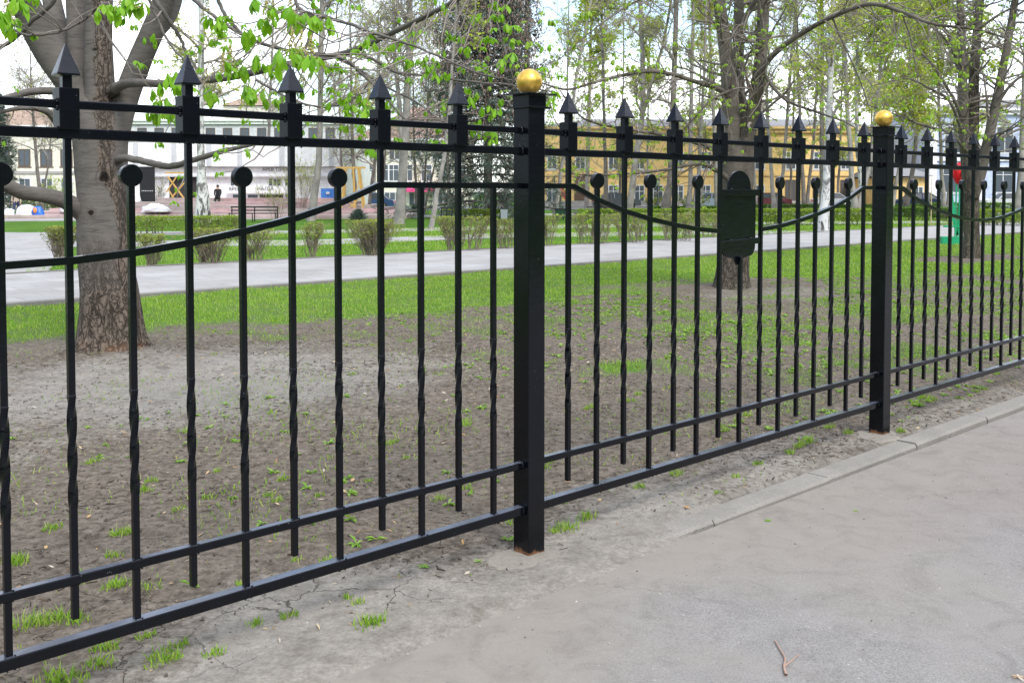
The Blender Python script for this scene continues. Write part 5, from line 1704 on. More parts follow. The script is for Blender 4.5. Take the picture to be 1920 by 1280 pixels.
def granite_mat():
    m = Mat("red_granite_steps")
    br = m.n("ShaderNodeTexBrick")
    br.inputs["Scale"].default_value = 1.0
    br.inputs["Color1"].default_value = (0.46, 0.30, 0.30, 1)
    br.inputs["Color2"].default_value = (0.42, 0.36, 0.33, 1)
    br.inputs["Mortar"].default_value = (0.30, 0.25, 0.24, 1)
    br.inputs["Mortar Size"].default_value = 0.012
    br.inputs["Brick Width"].default_value = 1.6
    br.inputs["Row Height"].default_value = 0.24
    mp = m.n("ShaderNodeMapping")
    mp.inputs["Rotation"].default_value = (math.pi / 2, 0, 0)
    m.l(m.tc, "Object", mp, "Vector")
    m.l(mp, "Vector", br, "Vector")
    b = m.ramp(m.noise(1.2, 5, .7), [(.3, (.75, .75, .75)), (.7, (1.2, 1.2, 1.2))])
    m.color(m.mix(br, b, 1.0, mode='MULTIPLY'))
    m.set(Roughness=.7)
    return m.m


GRANITE = granite_mat()
_win = {}


def add_windows(parent, xs, z0, w, h, frame_mat, y=-0.003, bars=(1, 1), name="window", arch=False):
    """windows sunk in the facade; parts of the building, each with its pane as a sub-part"""
    key = (w, h, frame_mat.name, bars)
    for x in xs:
        if key not in _win:
            mb = MB()
            t = 0.09
            mb.box(-w / 2 - .1, w / 2 + .1, -.06, -.003, -.12, -.04)                    # sill
            mb.box(-w / 2, -w / 2 + t, -.05, .06, 0, h)
            mb.box(w / 2 - t, w / 2, -.05, .06, 0, h)
            mb.box(-w / 2 + t, w / 2 - t, -.047, .06, 0, t)
            mb.box(-w / 2 + t, w / 2 - t, -.047, .06, h - t, h)
            for b in range(bars[0]):
                xx = -w / 2 + w * (b + 1) / (bars[0] + 1)
                mb.box(xx - .035, xx + .035, -.04, .05, t, h - t)
            for b in range(bars[1]):
                zz = h * (.68 if bars[1] == 1 else (b + 1) / (bars[1] + 1))
                mb.box(-w / 2 + t, w / 2 - t, -.036, .046, zz - .03, zz + .03)
            g = MB().box(-w / 2 + .03, w / 2 - .03, -.02, .02, .03, h - .03)
            o = mb.build(name, frame_mat, parent)
            g.build("pane", GLASS, o)
            _win[key] = o
        else:
            o = copy_part(_win[key], parent)
        o.location = (x, y, z0)


def house(name, label, px0, px1, D, ztop, depth_m, wall, roof=None, roof_h=1.2, over=.4, cat="building", zbase=-0.1, cornice=None, hip=True):
    """a block facing the park; local origin at the middle of the facade's foot, x along the facade"""
    x0, x1 = (px0 - 960) / FPX * D, (px1 - 960) / FPX * D
    y = D / cp
    w = x1 - x0
    t = empty(name, ((x0 + x1) / 2, y, 0), label, cat)
    MB().box(-w / 2, w / 2, 0, depth_m, zbase, ztop).build("wall", wall, t)
    if cornice:
        cb = MB()
        cb.box(-w / 2 - .12, w / 2 + .12, -.28, -.003, ztop - .5, ztop - .12)
        cb.box(-w / 2 - .3, w / 2 + .3, -.5, -.003, ztop - .117, ztop + .12)
        cb.build("cornice", cornice, t)
    if roof:
        rb = MB()
        a, b = w / 2 + over, depth_m + over
        e = min(depth_m / 2, w / 2) if hip else 0
        v = [(-a, -over, ztop + .125), (a, -over, ztop + .125), (a, b, ztop + .125), (-a, b, ztop + .125), (-w / 2 + e, depth_m / 2, ztop + roof_h), (w / 2 - e, depth_m / 2, ztop + roof_h)]
        rb.add(v, quads=[(0, 1, 5, 4), (2, 3, 4, 5), (3, 2, 1, 0)], tris=[(1, 2, 5), (3, 0, 4)])
        rb.build("roof", roof, t)
    return t, w


def fx(px, D, t):
    """facade x of a photograph column"""
    return (px - 960) / FPX * D - t.location.x


def zy(py, D):
    return far(0, py, D)[2]


# yellow building
D = 100
yb, w = house("yellow_building", "long two storey yellow stucco building behind the trees", 1005, 1652, D, zy(240, D), 12, YELLOW, GREY_ROOF, 1.3, cornice=YELLOW)
MB().box(-w / 2 - .003, w / 2 + .003, -.06, -.003, -.1, .55).build("plinth", STONE, yb)
MB().box(-w / 2 - .003, w / 2 + .003, -.12, -.003, zy(330, D), zy(324, D)).build("string_course", YELLOW, yb)
xs = [fx(p, D, yb) for p in (1035, 1150, 1199, 1234, 1272, 1323, 1371, 1424)]
add_windows(yb, xs, zy(384, D), 1.05, 2.0, WHITE_FRAME, bars=(1, 1))
add_windows(yb, [fx(p, D, yb) for p in (1482, 1534, 1585, 1630)], zy(380, D), 1.05, 2.3, BROWN_FRAME, bars=(2, 3))
add_windows(yb, [fx(p, D, yb) for p in (1035, 1088, 1150, 1199, 1272, 1323, 1371, 1424, 1482, 1534, 1585, 1630)], zy(318, D), 1.05, 1.8, WHITE_FRAME, bars=(1, 1))
MB().box(-.55, .55, -.05, .05, .55, 3.2).box(-.04, .04, -.08, -.053, .55, 3.2).build("door", BROWN_FRAME, yb).location = (fx(1087, D, yb), -.01, 0)
gr = MB()                                                       # red spray marks on the wall
_g = np.random.default_rng(3)
P = np.array([(fx(1057, D, yb) + .35 * math.sin(2.4 * k) * (.5 + .05 * k), -.012, .9 + .06 * k + .25 * math.cos(3.1 * k)) for k in range(14)])
pp = smooth_path(P, 5)
tubes(gr, pp, np.full(len(pp), .045), 5)
gr.build("sprayed_graffiti", simple("red_spray_paint", (.62, .10, .06), .7), yb)

# low annex
ya, w = house("yellow_annex", "low yellow annex with a grey roof between the yellow and blue buildings", 1655, 1737, 92, zy(333, 92), 8, YELLOW, GREY_ROOF, 1.1, over=.5, hip=False)
add_windows(ya, [fx(1668, 92, ya), fx(1722, 92, ya)], zy(378, 92), .9, 1.4, WHITE_FRAME, bars=(1, 0))

# blue building
D = 96
bb, w = house("blue_building", "pale blue building with a white cornice at the end of the park", 1742, 2140, D, zy(206, D), 14, BLUE, GREY_ROOF, 1.6, cornice=WHITE)
MB().box(-w / 2 - .003, w / 2 + .003, -.16, -.003, zy(302, D), zy(296, D)).build("string_course", WHITE, bb)
for p in (1748, 1838, 1930, 2030):
    MB().box(-.35, .35, -.14, -.003, 0, zy(214, D)).build("pilaster", WHITE, bb).location = (fx(p, D, bb), -.005, 0)
add_windows(bb, [fx(p, D, bb) for p in (1785, 1880, 1975, 2070)], zy(362, D), 1.9, 2.6, WHITE_FRAME, bars=(1, 1))
add_windows(bb, [fx(p, D, bb) for p in (1785, 1882, 1975, 2070)], zy(288, D), 1.7, 2.6, WHITE_FRAME, bars=(1, 1))

# cream building on the left
D = 98
cb_, w = house("cream_building", "cream apartment house with white windows behind the bare tree on the far left", -300, 172, D, zy(238, D), 12, CREAM, RUST_ROOF, 2.2, cornice=WHITE)
xs = [fx(p, D, cb_) for p in (-120, -70, -30, 8, 47, 88, 126, 160)]
add_windows(cb_, xs, zy(370, D), 1.2, 1.9, WHITE_FRAME, bars=(1, 0))
add_windows(cb_, xs, zy(312, D), 1.2, 1.7, BROWN_FRAME, bars=(1, 0))
MB().box(-w / 2 - .003, w / 2 + .003, -.1, -.003, zy(326, D), zy(321, D)).build("string_course", STONE, cb_)

# pale block and gable behind the hall
D = 128
pb_, w = house("apartment_block", "pale grey apartment block with rows of windows rising behind the white hall", 218, 648, D, zy(226, D), 14, GREYW, None, cornice=WHITE)
add_windows(pb_, [fx(p, D, pb_) for p in range(236, 640, 32)], zy(262, D), 1.2, 1.5, BROWN_FRAME, bars=(1, 0))
add_windows(pb_, [fx(p, D, pb_) for p in range(236, 640, 32)], zy(318, D), 1.2, 1.5, BROWN_FRAME, bars=(1, 0))
D = 150
gh, w = house("gabled_house", "distant house with a steep rust brown gable above the white hall", 420, 512, D, zy(200, D), 10, CREAM, RUST_ROOF, 2.4, over=.3)

# red roofed cream house with the awning
D = 112
rh, w = house("red_roofed_house", "cream house with a tall brick red roof behind the wooden frame tower", 668, 880, D, zy(262, D), 12, CREAM, BRICK, 4.2, over=.4, cornice=WHITE)
add_windows(rh, [fx(p, D, rh) for p in (692, 720, 738, 764, 800, 836, 864)], zy(340, D), 1.25, 1.9, WHITE_FRAME, bars=(1, 1))
add_windows(rh, [fx(p, D, rh) for p in (692, 736, 782, 836)], zy(388, D), 1.9, 1.7, WHITE_FRAME, bars=(2, 0))
add_windows(rh, [fx(p, D, rh) for p in (700, 740, 780, 820, 856)], zy(300, D), 1.25, 1.7, WHITE_FRAME, bars=(1, 1))
aw = MB()
a0, a1 = fx(762, D, rh), fx(826, D, rh)
aw.add([(a0, -.01, zy(346, D)), (a1, -.01, zy(346, D)), (a1, -1.2, zy(355, D)), (a0, -1.2, zy(355, D)), (a1, -1.2, zy(360, D)), (a0, -1.2, zy(360, D))], quads=[(0, 3, 2, 1), (3, 5, 4, 2)])
aw.build("awning", simple("pink_awning_cloth", (.72, .06, .22), .7), rh)

# the white hall on its stepped plinth
D = 66
hall, w = house("white_hall", "low white public hall with a deep blank attic on a stepped granite plinth", 176, 641, D, zy(313, D), 14, WHITE)
hall_top, hall_mid = zy(264, D), zy(313, D)
MB().box(-w / 2 - .5, w / 2, -.6, 13, hall_mid + .003, hall_top).build("attic", WHITE, hall)
sc_ = MB()                                                      # scalloped metal edge along the attic top
n = 110
for k in range(n):
    x = -w / 2 - .5 + (w + .5) * k / n
    sc_.lathe((x + .07, -.6, hall_top - .02), [(.01, -.14), (.075, -.06), (.075, .10), (.01, .12)], 7)
sc_.build("scalloped_edge", GREYW, hall)
for p in (262, 333, 398, 455, 533, 625):
    MB().box(-.16, .16, -.05, -.003, 0, hall_top - hall_mid - .2).build("attic_joint", GREYW, hall).location = (fx(p, D, hall), -.6, hall_mid + .05)
MB().box(-w / 2, w / 2, -.25, -.003, zy(330, D), hall_mid - .05).build("frieze", WHITE, hall)
MB().box(-w / 2, w / 2, -.35, -.253, zy(332, D), zy(330.5, D)).build("frieze_ledge", GREYW, hall)
DARKIN = simple("dark_opening", (.045, .04, .042), .9)
# opening beside the black panel, seen behind the timber braces, and side bays with small windows
MB().box(0, fx(372, D, hall) - fx(318, D, hall), -.02, .02, zy(388, D), zy(323, D)).build("doorway", DARKIN, hall).location = (fx(318, D, hall), -.012, 0)
for p in (508, 516, 523, 538, 436):
    MB().box(-.1, .1, -.02, .02, zy(348, D), zy(336, D)).build("slit_window", GLASS, hall).location = (fx(p, D, hall), -.012, 0)
sh = MB().box(fx(428, D, hall), fx(556, D, hall), -.3, -.27, zy(362, D), zy(352, D))
sign_band = sh.build("shop_fascia", WHITE, hall)
for p, m_ in ((446, GLASS), (474, GLASS), (496, DARKIN), (508, GLASS), (522, DARKIN), (545, GLASS)):
    MB().box(-.32, .32, -.02, .02, zy(382, D), zy(365, D)).build("shop_window", m_, hall).location = (fx(p, D, hall), -.012, 0)
SIGN = simple("grey_letters", (.16, .16, .17), .6)


def lettering(txt, size, loc, parent, mat, name="lettering"):
    cu = bpy.data.curves.new(name, 'FONT')
    cu.body = txt
    cu.size = size
    cu.extrude = .01
    o = bpy.data.objects.new(name, cu)
    C.objects.link(o)
    dg = bpy.context.evaluated_depsgraph_get()
    me = bpy.data.meshes.new_from_object(o.evaluated_get(dg))
    bpy.data.objects.remove(o)
    o = bpy.data.objects.new(name, me)
    me.materials.clear(); me.materials.append(mat)
    C.objects.link(o)
    o.parent = parent
    o.location = loc
    o.rotation_euler = (math.pi / 2, 0, 0)
    return o


lettering("АРЕВ ТІРЕК", .30, (fx(494, D, hall), -.268, zy(321, D)), hall, SIGN)
lettering("НАЛІА", .34, (fx(484, D, hall), -.318, zy(357, D)), hall, SIGN)
lettering("АРЕВ", .30, (fx(431, D, hall), -.318, zy(357, D)), hall, SIGN)

# stepped plinth (part of the ground works)
pl = MB()
x0, x1 = (60 - 960) / FPX * 60, (775 - 960) / FPX * 60
zt = zy(372, 62)
steps = [(56.0, -.1, zy(403.5, 56)), (57.4, -.1, zy(396.5, 57.4)), (58.8, -.1, zy(390.5, 58.8)), (60.2, -.1, zy(384.5, 60.2)), (61.6, -.1, zy(378.5, 61.6)), (63.2, -.1, zy(371.5, 63.2))]
for k, (y, za, zb) in enumerate(steps):
    in0 = (0, .7, 1.6, 2.6, 5.5, 6.5)[k]
    in1 = (0, .9, 1.8, 2.6, 4.2, 5.4)[k]
    pl.box(x0 + in0, x1 - in1, y, 67 if k < 5 else 66.5, za + .002 * k, zb)
o = pl.build("granite_steps", GRANITE)
tag(o, "broad pink and grey granite steps leading up to the white hall", "steps")
xc = (x0 + x1) / 2

# ------------------------------------------------------------------ things standing about in the park
BLACK = simple("black_metal", (.012, .012, .014), .5)
GREENP = simple("green_paint", (.012, .30, .135), .45, var=.1)
REDP = simple("red_petal_paint", (.66, .012, .022), .4, var=.1)
WOODY = simple("yellow_new_timber", (.62, .40, .12), .8, var=.15)
SACK = simple("white_sack", (.78, .79, .80), .8, var=.06, scale=2, bump=.06)
SKIN = simple("skin", (.45, .26, .19), .6)
HAIR = simple("dark_hair", (.03, .02, .016), .7)


def ellipsoid(mb, c, r, n=12, k=8, rot=None):
    a = np.linspace(-math.pi / 2, math.pi / 2, k)
    R = []
    b = np.linspace(0, 2 * math.pi, n, endpoint=False)
    for t in a:
        ring = np.stack([r[0] * max(.02, math.cos(t)) * np.cos(b), r[1] * max(.02, math.cos(t)) * np.sin(b), np.full(n, r[2] * math.sin(t))], 1)
        if rot is not None:
            ring = ring @ np.array(rot).T
        R.append(ring + np.array(c))
    mb.rings(R)


# green tulip stand
b = at(1785, 457)
b[2] = -.06
ts = empty("tulip_stand", b, "green metal stand shaped as a red tulip on a box foot beside the third chestnut", "decoration")
MB().box(-.36, .36, -.2, .2, 0, .24).box(-.33, .33, -.17, .17, .243, .26).build("foot_box", GREENP, ts)
mb = MB()
for x, y, lean, h in ((.08, 0, .02, 1.75), (.14, .02, .10, 1.7), (.20, 0, -.02, 1.72)):
    pts = smooth_path([(x, y, .26), (x + lean * .3, y, .9), (x + lean, y, h)], 6)
    tubes(mb, pts, np.full(len(pts), .022), 8)
mb.box(-.25, .42, -.02, .02, .52, .57)
mb.build("stem", GREENP, ts)
mb = MB()
for sx, tip in ((-1, .30), (1, .34)):                            # two long leaves
    P = smooth_path([(.14, 0, .3), (.14 + sx * .10, .0, .8), (.14 + sx * .16, .0, 1.3), (.14 + sx * tip * .5, 0, 1.55)], 6)
    wv = np.interp(np.linspace(0, 1, len(P)), [0, .4, 1], [.03, .07, .005])
    R = [[p + np.array([-w_, -.006, 0]), p + np.array([w_, -.006, 0]), p + np.array([w_, .006, 0]), p + np.array([-w_, .006, 0])] for p, w_ in zip(P, wv)]
    mb.rings(R, smooth=False)
mb.build("metal_leaf", GREENP, ts)
mb = MB()
for k in range(6):
    a = k * math.pi / 3
    d = np.array([math.cos(a), math.sin(a), 0])
    e = np.array([-math.sin(a), math.cos(a), 0])
    c_ = np.array([.16, 0, 1.72])
    rows = []
    for t in np.linspace(0, 1, 8):
        rad = .04 + .13 * math.sin(min(1, t * 1.25) * math.pi / 2) - .05 * max(0, t - .6) / .4
        wd = .11 * math.sin(math.pi * (.12 + .86 * t)) + .004
        p = c_ + d * rad + np.array([0, 0, .62 * t])
        rows.append([p - e * wd, p + d * .012, p + e * wd, p - d * .012])
    mb.rings(rows, smooth=True)
mb.build("petals", REDP, ts)

# street lamp before the yellow building
b = far(1233, 390, 82); b[2] = -.05
sl = empty("street_lamp", b, "dark street lamp with a lantern head in front of the yellow building", "lamp")
MB().lathe((0, 0, 0), [(.13, 0), (.12, .5), (.06, .6), (.05, 1.9), (.08, 1.95), (.03, 2.0)], 10).build("pole", simple("dark_green_iron", (.03, .05, .045), .5), sl)
MB().lathe((0, 0, 2.0), [(.05, 0), (.15, .05), (.2, .42), (.2, .44)], 8).build("lantern", simple("milky_lantern_glass", (.55, .57, .55), .3), sl)
MB().lathe((0, 0, 2.44), [(.23, 0), (.2, .05), (.07, .2), (.02, .28)], 8).build("lantern_cap", BLACK, sl)

# wooden frame tower and timber braces by the hall
b = far(660, 396, 60); b[2] = -.05
tw_ = empty("wooden_frame_tower", b, "tall yellow timber frame tower with splayed legs and a crossbeam", "frame")
for x0_, x1_, y_ in ((-.62, -.42, -.3), (.78, .42, -.3), (-.62, -.42, .5), (.78, .42, .5), (.25, .12, -.32)):
    MB().bar((x0_, y_, 0), (x1_, y_ * .7, 2.9), .09, .09).build("leg", WOODY, tw_)
MB().bar((-.95, -.1, 2.95), (.85, -.1, 2.95), .1, .12).build("crossbeam", WOODY, tw_)
MB().bar((-.6, -.3, .1), (.5, -.25, 1.1), .06, .06).bar((.7, -.3, .15), (-.45, -.25, 1.15), .06, .06).bar((.1, -.3, .5), (.55, -.22, 2.6), .06, .06).build("brace", WOODY, tw_)

b = far(333, 388, 64); b[2] = zy(388, 64)
tb = empty("timber_scaffold", b, "yellow timber scaffold with crossed braces in front of the dark doorway of the hall", "scaffold")
for x in (-.55, .05, .68):
    MB().bar((x, 0, 0), (x, 0, 2.25), .09, .09).build("post", WOODY, tb)
MB().bar((-.7, -.09, .2), (.66, -.09, 1.75), .08, .09).bar((-.55, -.18, 1.95), (.7, -.18, .25), .08, .09).bar((-.62, -.27, .95), (.02, -.27, 1.9), .07, .07).bar((-.5, -.27, 1.15), (.1, -.27, .1), .07, .07).build("brace", WOODY, tb)
MB().bar((-.8, .09, 2.2), (.8, .09, 2.2), .08, .1).build("beam", WOODY, tb)

# black panel with a white dotted band
b = far(277, 392, 63); b[2] = zy(392, 63)
bp = empty("black_panel", b, "tall black panel with a dotted white band standing at the hall steps", "panel")
wd = 28 / FPX * 63
MB().box(-wd / 2, wd / 2, -.04, .04, 0, zy(314, 63) - b[2]).build("board", BLACK, bp)
mb = MB()
for k in range(7):
    mb.lathe((-wd * .34 + wd * .68 * k / 6, -.041, zy(358, 63) - b[2]), [(.005, -.04), (.035, 0), (.005, .04)], 8)
mb.build("white_dots", SACK, bp)
mb = MB()
pts = smooth_path([(-wd / 2 - .02, -.1, zy(361, 63) - b[2]), (-wd * .36, -.3, zy(374, 63) - b[2]), (-wd * .1, -.6, zy(384, 63) - b[2]), (wd * .35, -.8, zy(387, 63) - b[2])], 6)
tubes(mb, pts, np.full(len(pts), .022), 6)
mb.build("white_ribbon", SACK, bp)


def heap(label, px, py, D, w, h, seed, name="white_sack", cat="sack", mat=SACK, group=None, d=None):
    rng = np.random.default_rng(seed)
    b = far(px, py, D)
    t = MB()
    n, k = 22, 10
    R = []
    for i in range(k):
        f = i / (k - 1)
        a = np.linspace(0, 2 * math.pi, n, endpoint=False)
        pr = math.cos(f * math.pi / 2) ** .6 if i < k - 1 else .02
        nz = 1 + (fbm(np.cos(a) * 1.4 + 9 * seed, np.sin(a) * 1.4 + f * 2, 3, seed % 8) - .5) * 1.3
        R.append(np.stack([w / 2 * pr * nz * np.cos(a), (d or w * .7) / 2 * pr * nz * np.sin(a), h * math.sin(f * math.pi / 2) * (.8 + .4 * (nz - .8))], 1) + b)
    t.rings(R)
    o = t.build(name, mat, origin=b, loc=b)
    return tag(o, label, cat, group)


heap("white tarpaulin heap lying on the granite steps below the black panel", 291, 397, 57.2, 1.6, .5, 71, "white_tarpaulin", "tarpaulin")
heap("bulging white sack beside the walking person on the left", 16, 404, 57, .75, .42, 72, group="white sacks on the left")
heap("large white sack between the walking person and the blue bundle", 48, 404, 57, 1.0, .62, 73, group="white sacks on the left")
heap("small white sack lying on the left end of the granite steps", 121, 397, 57.3, .45, .3, 74, group="white sacks on the left")
o = heap("blue sack with an orange patch at the left end of the granite steps", 73, 405, 56.6, .62, .62, 75, "blue_sack", "sack", simple("blue_plastic", (.02, .13, .55), .45))
heap_p = MB()
ellipsoid(heap_p, (-.12, -.16, .32), (.13, .12, .17))
heap_p.build("orange_patch", simple("orange_cloth", (.75, .27, .06), .7), o)


# people ----------------------------------------------------------------
def person(label, base, joints, shirt, trousers, rz=0.0, seated=False):
    """one continuous skinned body with clothing and hair as children"""
    vs = list(joints["v"]); es = joints["e"]; rs = joints["r"]
    me = bpy.data.meshes.new("person")
    me.from_pydata([tuple(v) for v in vs], es, [])
    o = bpy.data.objects.new("person", me)
    C.objects.link(o)
    sk = o.modifiers.new("skin", 'SKIN')
    for d_, r in zip(me.skin_vertices[0].data, rs):
        d_.radius = (r, r)
    me.skin_vertices[0].data[0].use_root = True
    ss = o.modifiers.new("sub", 'SUBSURF'); ss.levels = 1; ss.render_levels = 1
    dg = bpy.context.evaluated_depsgraph_get()
    m2 = bpy.data.meshes.new_from_object(o.evaluated_get(dg))
    bpy.data.objects.remove(o)
    for p in m2.polygons:
        p.use_smooth = True
    m2.materials.clear()
    for m_ in (shirt, trousers, SKIN, BLACK):
        m2.materials.append(m_)
    for p in m2.polygons:
        c_ = p.center
        p.material_index = joints["mat"](c_)
    o = bpy.data.objects.new("person", m2)
    C.objects.link(o)
    o.location = base
    o.rotation_euler = (0, 0, rz)
    tag(o, label, "person")
    hd = joints["head"]
    mb = MB()
    ellipsoid(mb, (hd[0], hd[1] + .022, hd[2] + .035), (.088, .098, .105), 14, 9)
    mb.build("hair", HAIR, o)
    mb = MB()
    ellipsoid(mb, (hd[0], hd[1] - .095, hd[2] - .01), (.014, .022, .022), 8, 6)
    mb.build("nose", SKIN, o)
    for s_ in (-1, 1):
        mb = MB()
        ellipsoid(mb, (hd[0] + s_ * .034, hd[1] - .082, hd[2] + .018), (.012, .008, .009), 8, 6)
        mb.build("eye", BLACK, o)
        mb = MB()
        ellipsoid(mb, (hd[0] + s_ * .086, hd[1], hd[2]), (.012, .022, .03), 8, 6)
        mb.build("ear", SKIN, o)
    return o


def standing(h=1.72, step=.14, lean=0.0):
    k = h / 1.72
    v = [(0, 0, .95), (0, 0, 1.12), (0, -.01, 1.30), (0, 0, 1.44), (0, -.005, 1.50), (0, -.02, 1.58), (0, -.02, 1.68),
         (-.10, 0, .90), (-.11, -step, .50), (-.11, -step * .7, .09), (-.11, -step * .7 - .14, .04),
         (.10, 0, .90), (.11, step * .5, .50), (.11, step, .10), (.11, step - .13, .05),
         (-.17, 0, 1.40), (-.23, .04, 1.13), (-.22, -.04, .90), (-.215, -.07, .80),
         (.17, 0, 1.40), (.23, .04, 1.13), (.22, -.06, .90), (.215, -.09, .80)]
    e = [(0, 1), (1, 2), (2, 3), (3, 4), (4, 5), (5, 6), (0, 7), (7, 8), (8, 9), (9, 10), (0, 11), (11, 12), (12, 13), (13, 14), (3, 15), (15, 16), (16, 17), (17, 18), (3, 19), (19, 20), (20, 21), (21, 22)]
    r = [.13, .125, .14, .10, .055, .082, .07, .09, .062, .045, .04, .09, .062, .045, .04, .062, .045, .034, .032, .062, .045, .034, .032]
    v = [(x * k, y * k, z * k) for x, y, z in v]
    r = [x * k for x in r]
    mat = lambda c_: 2 if (c_.z > 1.475 * k or (abs(c_.x) > .16 * k and c_.z < .90 * k and c_.z > .7 * k)) else (3 if c_.z < .085 * k else (1 if c_.z < .95 * k else 0))
    return dict(v=v, e=e, r=r, mat=mat, head=(0, -.02 * k, 1.615 * k))


def sitting():
    v = [(0, 0, .47), (0, .03, .66), (0, .03, .84), (0, .01, .98), (0, -.005, 1.05), (0, -.03, 1.13), (0, -.03, 1.22),
         (-.10, -.05, .45), (-.12, -.42, .48), (-.12, -.44, .09), (-.12, -.57, .04),
         (.10, -.05, .45), (.12, -.42, .48), (.12, -.44, .09), (.12, -.57, .04),
         (-.18, .02, .94), (-.19, -.06, .70), (-.14, -.25, .58), (-.13, -.33, .56),
         (.18, .02, .94), (.19, -.06, .70), (.14, -.25, .58), (.13, -.33, .56)]
    e = [(0, 1), (1, 2), (2, 3), (3, 4), (4, 5), (5, 6), (0, 7), (7, 8), (8, 9), (9, 10), (0, 11), (11, 12), (12, 13), (13, 14), (3, 15), (15, 16), (16, 17), (17, 18), (3, 19), (19, 20), (20, 21), (21, 22)]
    r = [.14, .13, .15, .11, .055, .082, .07, .09, .065, .048, .04, .09, .065, .048, .04, .068, .05, .036, .032, .068, .05, .036, .032]
    mat = lambda c_: 2 if (c_.z > 1.02) else (3 if c_.z < .085 else (1 if c_.z < .54 and not (c_.y < -.2 and c_.z > .53) else 0))
    return dict(v=v, e=e, r=r, mat=mat, head=(0, -.03, 1.16))


pb = far(31, 408, 57.5); pb[2] = -.06
person("person walking by the white sacks in a beige jacket and dark blue trousers", pb, standing(1.7, .2), simple("beige_jacket", (.42, .34, .27), .85), simple("navy_trousers", (.02, .03, .08), .85), rz=.5)
pz = far(403, 378, 62.6); pz[2] = zy(378.5, 61.6) + .003
person("person in black sitting on the top granite step in front of the white hall", np.array([pz[0], 63.25, zy(371.5, 63.2) - .44]), sitting(), simple("black_coat", (.014, .014, .017), .85), simple("black_trousers", (.012, .012, .014), .85), rz=.2)


# cars --------------------------------------------------------------------
TYRE = simple("tyre_rubber", (.015, .015, .016), .85)
RIM = simple("rim_metal", (.45, .46, .48), .4, .6)
CARGLASS = simple("car_glass", (.03, .04, .05), .1)


def car(label, px, D, col, z=-.05, heading=1, kind="sedan", rz=0.0, base=None):
    b = far(px, 386, D) if base is None else base
    b[2] = z
    t = empty("parked_car", b, label, "car", "cars parked along the street", rz=rz)
    paint = simple("car_paint_" + "".join(ch for ch in label.split()[0] if ch.isalpha()), col, .3, .3, var=.04)
    h = heading
    low = [(-2.1, .28), (-2.13, .55), (-2.05, .80), (-1.35, .90), (1.2, .93), (2.0, .86), (2.1, .60), (2.08, .28)]
    def side(profile, wdt, mbx):
        a = [(h * x, -wdt, zz) for x, zz in profile]; c_ = [(h * x, wdt, zz) for x, zz in profile]
        n = len(a)
        mbx.add(a + c_, quads=[(i, (i + 1) % n, n + (i + 1) % n, n + i) for i in range(n)])
        m = len(a)
        cen = np.mean(a, 0); cen2 = np.mean(c_, 0)
        mbx.add(a + [cen], tris=[(i, (i + 1) % m, m) for i in range(m)])
        mbx.add(c_ + [cen2], tris=[((i + 1) % m, i, m) for i in range(m)])
    mb = MB()
    side(low, .82, mb)
    mb.build("body", paint, t)
    mb = MB()
    roof_p = [(-1.0, .91), (-.42, 1.34), (.55, 1.40), (1.05, 1.33), (1.62, .93)]
    n = len(roof_p)
    lo_w, hi_w = .78, .60
    ring = lambda s_: [(h * x, s_ * (lo_w + (hi_w - lo_w) * (zz - .9) / .5), zz) for x, zz in roof_p]
    A, B_ = ring(-1), ring(1)
    mb.add(A + B_, quads=[(i, i + 1, n + i + 1, n + i) for i in range(n - 1)])
    mb.ngon(A); mb.ngon(B_[::-1])
    cab = mb.build("cabin", CARGLASS, t)
    mb = MB()
    mb.box(-.42, .98, -.61, .61, 1.36, 1.425)
    for x0_, x1_, z1_ in ((-1.02, -.42, 1.36), (1.62, .98, 1.36), (.2, .25, 1.38)):
        for s_ in (-1, 1):
            mb.bar((h * x0_, s_ * .79, .92), (h * x1_, s_ * .62, z1_), .06, .06)
    if h < 0:
        mb.v[0] = mb.v[0] * np.array([-1, 1, 1], np.float32)
    mb.build("roof_frame", paint, t)
    for x in (-1.3, 1.28):
        for s_ in (-1, 1):
            mb = MB()
            a = np.linspace(0, 2 * math.pi, 19)[:-1]
            mb.rings([[(r * math.cos(q_), y, r * math.sin(q_)) for q_ in a] for r, y in ((.18, -.1), (.30, -.1), (.32, -.06), (.32, .06), (.30, .1), (.18, .1))], smooth=False)
            wh = mb.build("wheel", TYRE, t)
            wh.location = (h * x, s_ * .76, .32)
            mb = MB()
            mb.rings([[(r * math.cos(q_), y, r * math.sin(q_)) for q_ in a] for r, y in ((.03, -.085), (.19, -.075), (.19, .075), (.03, .085))], smooth=False)
            mb.build("rim", RIM, wh)
    for s_ in (-1, 1):
        MB().box(h * -2.135 - .02, h * -2.135 + .03, s_ * .6 - .14, s_ * .6 + .14, .58, .72).build("headlight", RIM, t)
        MB().box(h * 2.095 - .02, h * 2.095 + .02, s_ * .62 - .12, s_ * .62 + .12, .62, .78).build("tail_light", REDP, t)
    return t


car("silver blue parked car left of the second chestnut trunk", 1327, 88, (.30, .37, .44), heading=1)
car("dark grey parked car with its roof above the clipped shrubs", 1155, 88, (.10, .11, .12), heading=-1)
car("maroon parked car behind the ornament plate", 1437, 90, (.16, .05, .06), heading=1)
car("white parked car behind the low hedge by the birch", 1562, 90, (.70, .71, .72), heading=-1)
car("navy parked car in front of the low yellow annex", 1718, 84, (.025, .04, .09), heading=1)
car("white parked car in front of the blue building", 1887, 86, (.72, .73, .75), heading=1)
car("dark blue parked car seen right of the wooden frame tower", 692, 80, (.04, .09, .20), heading=1)

